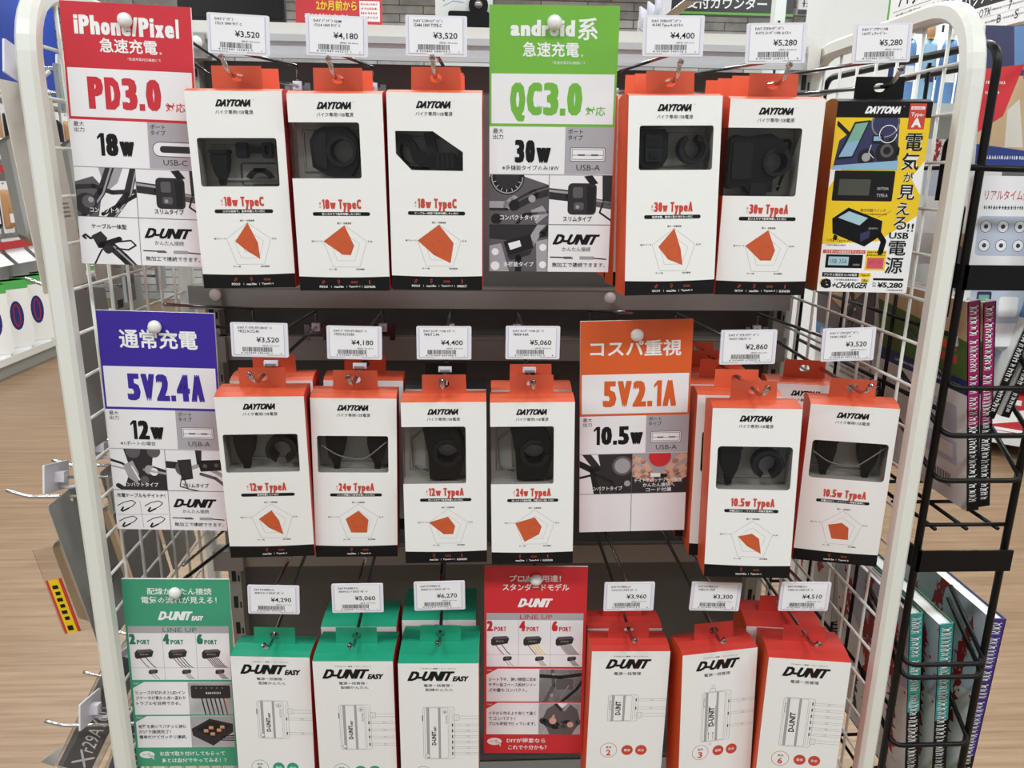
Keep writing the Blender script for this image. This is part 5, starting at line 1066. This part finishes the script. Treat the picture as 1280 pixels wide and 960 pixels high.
for k, (c1, c2, z, y) in enumerate((('book_white', 'brush_red', 1.475, 1.02), ('art_black', 'white_ink', 1.43, 1.06), ('pale_ink', 'art_dark', 1.385, 1.10), ('art_dark', 'green_label', 1.35, 1.14), ('paper', 'grey_ink', 1.315, 1.18))):
    leaflet('%s stepped brochure edge behind the right wire grid, %s' % (['red-stroked white', 'black', 'grey', 'green-lettered dark', 'plain pale'][k], ['uppermost', 'second down', 'third down', 'fourth down', 'lowest'][k]), .585, .70, z - .12, z, y, -4, dr_strip(c1, c2, 60 + k))
for k in range(2):
    book('catalogue', '%s black-spined catalogue slanting in the top rack pocket' % ['front', 'rear'][k], .628 + .022 * k, .872 + .004 * k, 1.145, .011, .19, .25, 14, 'black_print', cov_photo2, .1, 'black-spined catalogues in the top pocket')

# ------------------------------------------------------------------ the shop behind: left aisle gondola
ga = thing('aisle_gondola', 'white aisle shelving with blue header far left', 'shelving', (-3.2, 4.2, 0))
def gap(name, f):
    b = MB(); f(b); return b.build(name, ga)
gap('base_deck', lambda b: (b.box(-.5, 0, 0, 3.3, .1, .15, 'shelf_white'), b.box(-.48, -.05, .02, 3.28, 0, .1, 'grey_paint')))
gap('back_panel', lambda b: b.box(-.5, -.47, 0, 3.3, .15, 2.0, 'shelf_white')); gap('header_board', lambda b: b.box(-.5, -.40, 0, 3.3, 2.0, 2.75, 'store_blue'))
for z in (1.9, 1.39, .86): gap('price_rail', lambda b: (b.box(-.14, -.1, .0, 3.3, z, z + .05, 'store_red' if z < 1.5 else 'shelf_white'), b.box(-.47, -.12, 0, 3.3, z + .02, z + .03, 'shelf_white')))
for y in (.0, 1.1, 2.2, 3.26): gap('upright', lambda b: b.box(-.48, -.44, y, y + .04, .1, 2.7, 'shelf_white'))
GP = {'tan': 'tan_goods', 'red': 'store_red', 'orange': 'orange_goods', 'black': 'black_plastic'}
def shop_pack(kind, label, loc, w, h, d, c1, c2, group, yaw=90):
    t = thing(kind, label, 'pack', loc, (0, 0, yaw), group)
    b = MB(); b.plate(rrect(-w / 2, -h, w / 2, .0, w * .06, 2), [rrect(-w * .12, -h * .06, w * .12, -h * .03, h * .01, 2)], 0, .004, 'paper'); b.build('header_card', t)
    b = MB(); pts = rrect(-w * .42, -h * .92, w * .42, -h * .16, w * .14, 3); n = len(pts); inn = rrect(-w * .34, -h * .86, w * .34, -h * .24, w * .14, 3)
    b.raw([(u, -.001, v) for u, v in pts] + [(u, -d, v) for u, v in inn], [(i, (i + 1) % n, n + (i + 1) % n, n + i) for i in range(n)] + [tuple(range(n, 2 * n))], c1, True)
    P = Print(b, lambda x, y, l: (-w / 2 + x * w / 100, -d - l - .0004, -y * h / 100)); P.rect(30, 62, 70, 80, c2, 2); b.build('contents', t)
    return t
rgs = random.Random(7); cnt = 0
for rz, cols, hh in ((1.86, ('tan_goods', 'store_red', 'tan_goods', 'black_plastic'), .38), (1.33, ('orange_goods', 'black_plastic', 'tan_goods', 'orange_goods'), .36)):
    for k in range(9):
        y = 5.52 + k * .17; c = cols[k % 4]
        shop_pack('hanging_pack', '%s pack on %s hooks of far left shelving, number %d from near end' % ({'tan_goods': 'tan', 'store_red': 'red', 'orange_goods': 'orange', 'black_plastic': 'black'}[c], 'upper' if rz > 1.5 else 'lower', k + 1), (-3.31, y, rz), .13, hh, .03, c, 'white_ink', 'packs on the far left shelving')
for k in range(6):
    y = 5.4 + k * .27
    t = thing('sponge_carton', 'white carton with blue oval on far left deck, number %d from near end' % (k + 1), 'carton', (-3.25, y, .15), (0, 0, 58), 'white cartons on the far left deck')
    b = MB(); b.box(-.11, .11, 0, .09, .02, .5, 'white_card'); b.box(-.11, .11, -.002, .092, .44, .5, 'green_label'); P = Print(b, lambda x, y_, l: (-.11 + x / 1000, -l, .5 - y_ / 1000)); P.rect(30, 12, 190, 50, 'green_label', 2)
    P.disc(120, 250, 48, 'navy', 2, ry=105); P.disc(120, 250, 26, 'brush_red', 3, ry=84); P.disc(120, 250, 18, 'navy', 4, ry=74); b.build('carton_body', t)
    b = MB(); b.box(-.08, .08, -.004, -.001, .0, .018, 'paper'); b.build('tuck_flap', t)
for k in range(5):
    y = 5.6 + k * .3
    t = thing('price_flap', 'white sloping price flap on far left shelving, number %d from near end' % (k + 1), 'price flap', (-3.335, y, .9), (0, 0, 90), 'price flaps on the far left rail')
    b = MB(); b.raw([(-.12, 0, .03), (.12, 0, .03), (.12, -.02, -.06), (.12, -.10, -.14), (-.12, -.10, -.14), (-.12, -.02, -.06), (-.12, .003, .03), (.12, .003, .03), (.12, -.017, -.058), (.12, -.098, -.143), (-.12, -.098, -.143), (-.12, -.017, -.058)],
          [(0, 1, 2, 5), (5, 2, 3, 4), (6, 7, 8, 11), (11, 8, 9, 10), (0, 1, 7, 6), (4, 3, 9, 10), (1, 2, 8, 7), (2, 3, 9, 8), (0, 5, 11, 6), (5, 4, 10, 11)], 'paper'); b.build('flap', t)

# ------------------------------------------------------------------ signs and boards hung behind the stand
def hung_board(name, label, p0, p1, z0, z1, draw, base, th=.03, cords=True):
    """p0, p1: plan points of the lower left and right corners"""
    d = Vector((p1[0] - p0[0], p1[1] - p0[1])); w = d.length; yaw = math.degrees(math.atan2(d.y, d.x)); h = z1 - z0
    t = thing(name, label, 'sign', (p0[0], p0[1], z0), (0, 0, yaw))
    b = MB(); b.box(0, w, 0, th, 0, h, base); P = Print(b, lambda x, y, l: (x / 1000, -.0003 - l * 4, h - y / 1000)); draw(P, w * 1000, h * 1000); b.build('board', t)
    if cords:
        for x in (.08, w - .08):
            b = MB(); b.tube([(x, th / 2, h), (x, th / 2, CEIL - z0)], .003, 'dark_steel', 6); b.build('hanger', t)
    return t
def dr_counter(P, W, H):
    P.rect(0, 0, W, H, 'sign_black', 1); P.rect(0, H - 26, W, H - 10, 'leaf_line', 2); P.text('受付カウンター', 215, H - 128, 800, H - 46, 'white_ink', .02)
hung_board('hanging_sign', 'black hanging sign with white reception lettering and green stripe', (1.33, 6.0), (2.33, 6.0), 2.555, 2.93, dr_counter, 'sign_black')
def dr_stripe(P, W, H): P.rect(0, 0, W, H, 'sign_white', 1); P.rect(0, H - 34, W, H, 'sign_black', 2); P.rect(0, H - 150, W, H - 120, 'sign_black', 2); P.micro(30, H - 100, W - 40, H - 50, 'art_mid', 4, L=3)
hung_board('hanging_sign', 'white hanging board with two black stripes right of the reception sign', (2.42, 6.15), (2.92, 6.15), 2.61, 2.95, dr_stripe, 'sign_white')
def dr_red(P, W, H):
    P.rect(0, 0, W, H, 'sign_crimson', 1); P.text('ご予約は', 40, H - 230, 330, H - 165, 'white_ink', .012); P.text('2か月前から', 120, H - 150, 355, H - 95, 'yellow_ink', .02); P.text('受け付けます！', 50, H - 78, 300, H - 34, 'white_ink', .012); P.rect(W - 130, H - 150, W - 12, H - 40, 'sign_white', 2)
    for k in range(4): P.micro(W - 122, H - 140 + k * 24, W - 24, H - 128 + k * 24, 'sign_crimson', k, L=3)
hung_board('hanging_poster', 'red hanging poster with yellow and white lettering behind the rail', (-1.02, 5.0), (-.52, 5.0), 2.245, 2.62, dr_red, 'sign_crimson', .01)
tv = thing('hanging_screen', 'black switched-off screen hung above the rail at left', 'screen', (-1.5, 5.4, 2.335), (0, 0, 0))
b = MB(); b.box(-.33, .33, 0, .05, 0, .37, 'black_plastic'); b.build('housing', tv); b = MB(); b.box(-.31, .31, -.004, 0, .02, .35, 'black_print'); b.build('panel', tv); b = MB(); b.tube([(0, .03, .37), (0, .03, CEIL - 2.36)], .015, 'dark_steel', 10); b.build('ceiling_pole', tv)
p0, p1 = at(1107, 36, 3.2), at(1200, 20, 2.75)
def dr_batt(P, W, H):
    P.rect(0, 0, W, H, 'sign_white', 1); P.rect(0, 0, 14, H, 'leaf_line', 2); P.rect(0, 0, W, 14, 'leaf_line', 2); P.text('バッテリー', 70, H - 150, W - 30, H - 55, 'black_ink', .012); P.rect(40, H - 50, W - 20, H - 48, 'grey_ink', 2); P.text('充電は電圧チェックの目安を', 60, H - 40, W - 40, H - 16, 'grey_ink', .006)
hung_board('hanging_sign', 'white board with green edge and battery lettering above the right panel', (p0.x, p0.y), (p1.x, p1.y), p0.z, p0.z + .36, dr_batt, 'sign_white')
p0, p1 = at(1196, 47, 2.42), at(1300, 31, 2.1)
def dr_type(P, W, H):
    P.rect(0, 0, W, H, 'sign_white', 1); P.rect(0, 0, W, H - 66, 'sign_black', 2); P.text('バッテリーの型式の見方', 10, H - 116, W + 60, H - 74, 'white_ink', .02)
    P.rr(40, H - 56, 78, H - 46, 2, 'black_ink', 3); P.text('OTX', 84, H - 60, 130, H - 38, 'black_ink'); P.text('7', 196, H - 62, 208, H - 40, 'black_ink'); P.text('BS', 52, H - 31, 84, H - 9, 'black_ink', .01); P.text('L', 94, H - 31, 104, H - 11, 'black_ink'); P.text('B', 160, H - 33, 174, H - 12, 'black_ink'); P.text('S', 224, H - 34, 238, H - 12, 'black_ink')
    for x in (134, 108, 178, 212): P.micro(x, H - 54, x + 40, H - 49, 'grey_ink', x, L=3); P.micro(x + 4, H - 24, x + 44, H - 19, 'grey_ink', x + 1, L=3)
    P.rect(10, H - 36, W, H - 35, 'pale_ink', 3)
hung_board('hanging_sign', 'black-headed battery type chart board at the upper right', (p0.x, p0.y), (p1.x, p1.y), p0.z, p0.z + .24, dr_type, 'sign_white')
b = MB(); b.box(1.74, 2.06, 4.0, 4.3, 0, CEIL, 'wall_white'); tag(b.build('trim_column'), kind='structure')

# goods on the far side of the stand, showing above its rail
def rear_hook(x, z, y1, label):
    t = thing('rear_hook', label, 'hook', (x, BY + .055, z), (0, 0, 0), 'hooks on the far side of the stand')
    b = MB(); b.tube(fillet([(0, 0, 0), (0, y1 - BY - .055, 0), (0, y1 - BY - .035, .012)], .006), .0024, 'chrome', 8); b.build('arm', t); b = MB(); b.box(-.012, .012, -.003, .003, -.012, .012, 'hook_steel'); b.build('clip', t)
p = at(580, 30, 1.42); rear_hook(p.x, p.z + .05, 1.44, 'far side hook behind the rail left of the lime-headed sign')
t = thing('case_pack', 'white pack with black screw-lid case behind the rail', 'pack', (p.x, 1.42, 0), (0, 0, 0))
b = MB(); b.plate(rrect(-.048, p.z - .2, .048, p.z + .075, .004, 3), [ring2(0, p.z + .053, .005, 12)], 0, .002, 'white_card'); P = Print(b, lambda x, y, l: (-.048 + x / 1000, -l, p.z + .075 - y / 1000))
P.line([(14, 40), (20, 28), (34, 26), (50, 34)], 2.4, 'pale_ink', 2); P.line([(14, 48), (30, 40), (48, 42)], 1.4, 'art_blue', 3); b.build('backing_card', t)
b = MB(); b.plate(rrect(-.026, p.z - .012, .042, p.z + .016, .004, 3), [], -.022, -.001, 'black_plastic'); b.plate(ring2(.024, p.z + .026, .016, 20), [], -.02, -.001, 'black_plastic'); b.build('case', t)
b = MB(); b.lathe([(.0065, -.021), (.005, -.025), (.001, -.026)], 'chrome', 14, 'y', (.024, 0, p.z + .027)); b.build('screw', t)
for k, (px, py) in enumerate(((806, 22), (816, 16), (826, 10), (834, 6))):
    p = at(px, py, 1.62 - .03 * k); x = p.x
    rear_hook(x, p.z - .03, p.y - .01, 'far side hook under the %s of the four edge-on white tags' % ['first', 'second', 'third', 'fourth'][k])
    t = thing('price_tag', 'white tag holder edge-on behind the rail, %s of four' % ['first', 'second', 'third', 'fourth'][k], 'price tag', (p.x, p.y, p.z - .005), (0, 0, 62), 'edge-on tags behind the rail')
    b = MB(); b.plate(rrect(-.03, -.02, .03, .02, .003, 2), [], 0, .003, 'tag_plastic'); b.build('tag_holder', t); b = MB(); b.box(-.006, .006, .003, .012, -.022, .0, 'tag_plastic'); b.build('snap_clip', t)

# ------------------------------------------------------------------ shelving beyond the right panel
su = thing('pouch_shelving', 'white shelving of blue pouches beyond the right wire panel', 'shelving', (1.8, 4.45, 0))
su.scale = (1.8, 1.8, 1.35)
def sup(name, f):
    b = MB(); f(b); return b.build(name, su)
sup('back_panel', lambda b: b.box(0, 1.15, .3, .33, 0, 1.7, 'shelf_white'))
for x in (0, .56, 1.12): sup('upright', lambda b: (b.box(x, x + .035, .26, .3, 0, 1.83, 'shelf_white'), [b.box(x + .012, x + .02, .2595, .26, z, z + .03, 'slot_dark') for z in (.9, 1.1, 1.3, 1.5, 1.7)]))
for z in (1.36, .86, .5, .16): sup('shelf_board', lambda b: (b.box(0, 1.15, -.02, .3, z - .02, z, 'shelf_white'), b.box(0, 1.15, -.028, -.02, z - .035, z + .005, 'aluminium')))
for k in range(9):
    x = 1.03 + k * .066
    t = thing('refill_pouch', 'blue capped pouch beyond the right panel, number %d from left' % (k + 1), 'pouch', (1.8 + (x - 1) * 1.8, 4.56, 1.837), (0, 0, 0), 'blue pouches beyond the right panel')
    b = MB(); pr = [(.027, .022, 0), (.03, .026, .02), (.03, .024, .14), (.028, .014, .2), (.02, .004, .222)]; vv = []; n = 14
    for rx, ry, z in pr: vv += [(rx * math.cos(2 * math.pi * j / n), ry * math.sin(2 * math.pi * j / n), z) for j in range(n)]
    b.raw(vv, [(i * n + j, i * n + (j + 1) % n, (i + 1) * n + (j + 1) % n, (i + 1) * n + j) for i in range(4) for j in range(n)] + [tuple(range(n)), tuple(range(4 * n, 5 * n))], 'cover_blue' if k % 3 else 'art_blue', True)
    P = Print(b, lambda u, v, l: (-.02 + u / 1000, -.0262 - l, .14 - v / 1000)); P.rect(4, 8, 36, 60, 'white_ink' if k % 2 else 'navy', 1)
    if k == 3: P.rect(2, 66, 40, 110, 'yellow_print', 2)
    b.build('pouch', t); t.scale = (1.6, 1.6, 1.6)
    b = MB(); b.lathe([(.011, .222), (.013, .235), (.013, .262), (.01, .266)], 'white_paint' if k % 2 else 'tan_goods', 12, 'z'); b.build('cap', t)
for r_, (z, cs) in enumerate(((1.161, ('pack_grey', 'white_card', 'cover_pale')), (.675, ('store_red', 'white_card', 'art_dark')))):
    for k in range(6):
        t = thing('accessory_carton', '%s carton %d from left on the %s shelf below the blue pouches' % ({'pack_grey': 'grey', 'white_card': 'white', 'cover_pale': 'pale blue', 'store_red': 'red', 'art_dark': 'dark'}[cs[k % 3]], k + 1, 'first' if r_ == 0 else 'second'), 'carton', (2.0 + k * .29, 4.5, z), (0, 0, 0), 'cartons below the blue pouches')
        b = MB(); b.box(-.07, .07, 0, .14, 0, .22 + .03 * (k % 2), cs[k % 3]); P = Print(b, lambda u, v, l: (-.07 + u / 1000, -l * 2, .2 - v / 1000)); P.rect(16, 20, 124, 60, 'white_ink' if k % 3 != 1 else 'grey_ink', 1); P.micro(20, 80, 110, 92, 'black_ink', k); b.build('body', t)
        b = MB(); b.box(-.07, .07, 0, .14, .2205 + .03 * (k % 2), .2225 + .03 * (k % 2), 'paper'); b.build('lid_flap', t)

YAWR = -38
sr = thing('battery_shelving', 'white shelf unit of red cartons at the far right', 'shelving', (2.60, 3.95, 0), (0, 0, YAWR))
def srp(name, f):
    b = MB(); f(b); return b.build(name, sr)
srp('back_panel', lambda b: b.box(0, 1.3, .36, .38, 0, 1.55, 'back_dark')); 
for z in (.83, .48, .14): srp('shelf_board', lambda b: (b.box(0, 1.3, 0, .36, z - .02, z, 'shelf_white'), b.box(0, 1.3, -.012, 0, z - .055, z + .005, 'shelf_white')))
for x in (0, 1.27): srp('side_panel', lambda b: b.box(x, x + .03, .0, .38, 0, 1.55 if x else 1.0, 'shelf_white'))
M_ = Matrix.Translation((2.60, 3.95, 0)) @ Matrix.Rotation(R(YAWR), 4, 'Z')
for r_, (z, n, w, h) in enumerate(((.48, 6, .13, .23), (.14, 5, .17, .2))):
    for k in range(n):
        q = M_ @ Vector((.11 + k * (w + .03), .04, z))
        t = thing('battery_carton', 'red and white carton %d from left on the %s shelf of the far right unit' % (k + 1, ['middle', 'lowest'][r_]), 'carton', q, (0, 0, YAWR), 'red cartons on the far right unit')
        b = MB(); b.box(-w / 2, w / 2, 0, .12, 0, h, 'store_red' if (k + r_) % 3 else 'white_card'); P = Print(b, lambda u, v, l: (-w / 2 + u * w / 100, -l * 2, h - v * h / 100)); P.poly([(0, 55), (100, 30), (100, 60), (0, 85)], 'white_ink' if (k + r_) % 3 else 'store_red', 1); P.text('12V', 20, 8, 70, 24, 'white_ink' if (k + r_) % 3 else 'black_ink', .02, L=3) if False else P.rect(20, 10, 70, 24, 'white_ink' if (k + r_) % 3 else 'sign_crimson', 2); b.build('body', t)
        b = MB(); b.box(-w / 2 - .001, w / 2 + .001, -.001, .121, h + .0002, h + .004, 'store_red'); b.build('lid', t)
        b = MB(); b.box(-w * .4, w * .4, -.001, 0, h * .02, h * .1, 'paper'); b.build('seal_label', t)
for k in range(5):
    q = M_ @ Vector((.13 + k * .19, .06, .83))
    t = thing('battery_charger', 'black charger atop the far right shelf unit, number %d from left' % (k + 1), 'charger', q, (0, 0, YAWR), 'black chargers on the far right unit')
    b = MB(); b.plate([(-.07, 0), (.07, 0), (.062, .08), (.04, .1), (-.04, .1), (-.062, .08)], [], 0, .1, 'black_plastic'); b.build('body', t)
    b = MB(); b.box(-.05, .05, -.002, 0, .03, .06, 'yellow_print' if k % 2 else 'sign_crimson'); b.build('label_band', t); b = MB(); b.tube(fillet([(-.03, .05, .1), (-.03, .05, .135), (.03, .05, .135), (.03, .05, .1)], .012), .006, 'dark_plastic', 8); b.build('handle', t)
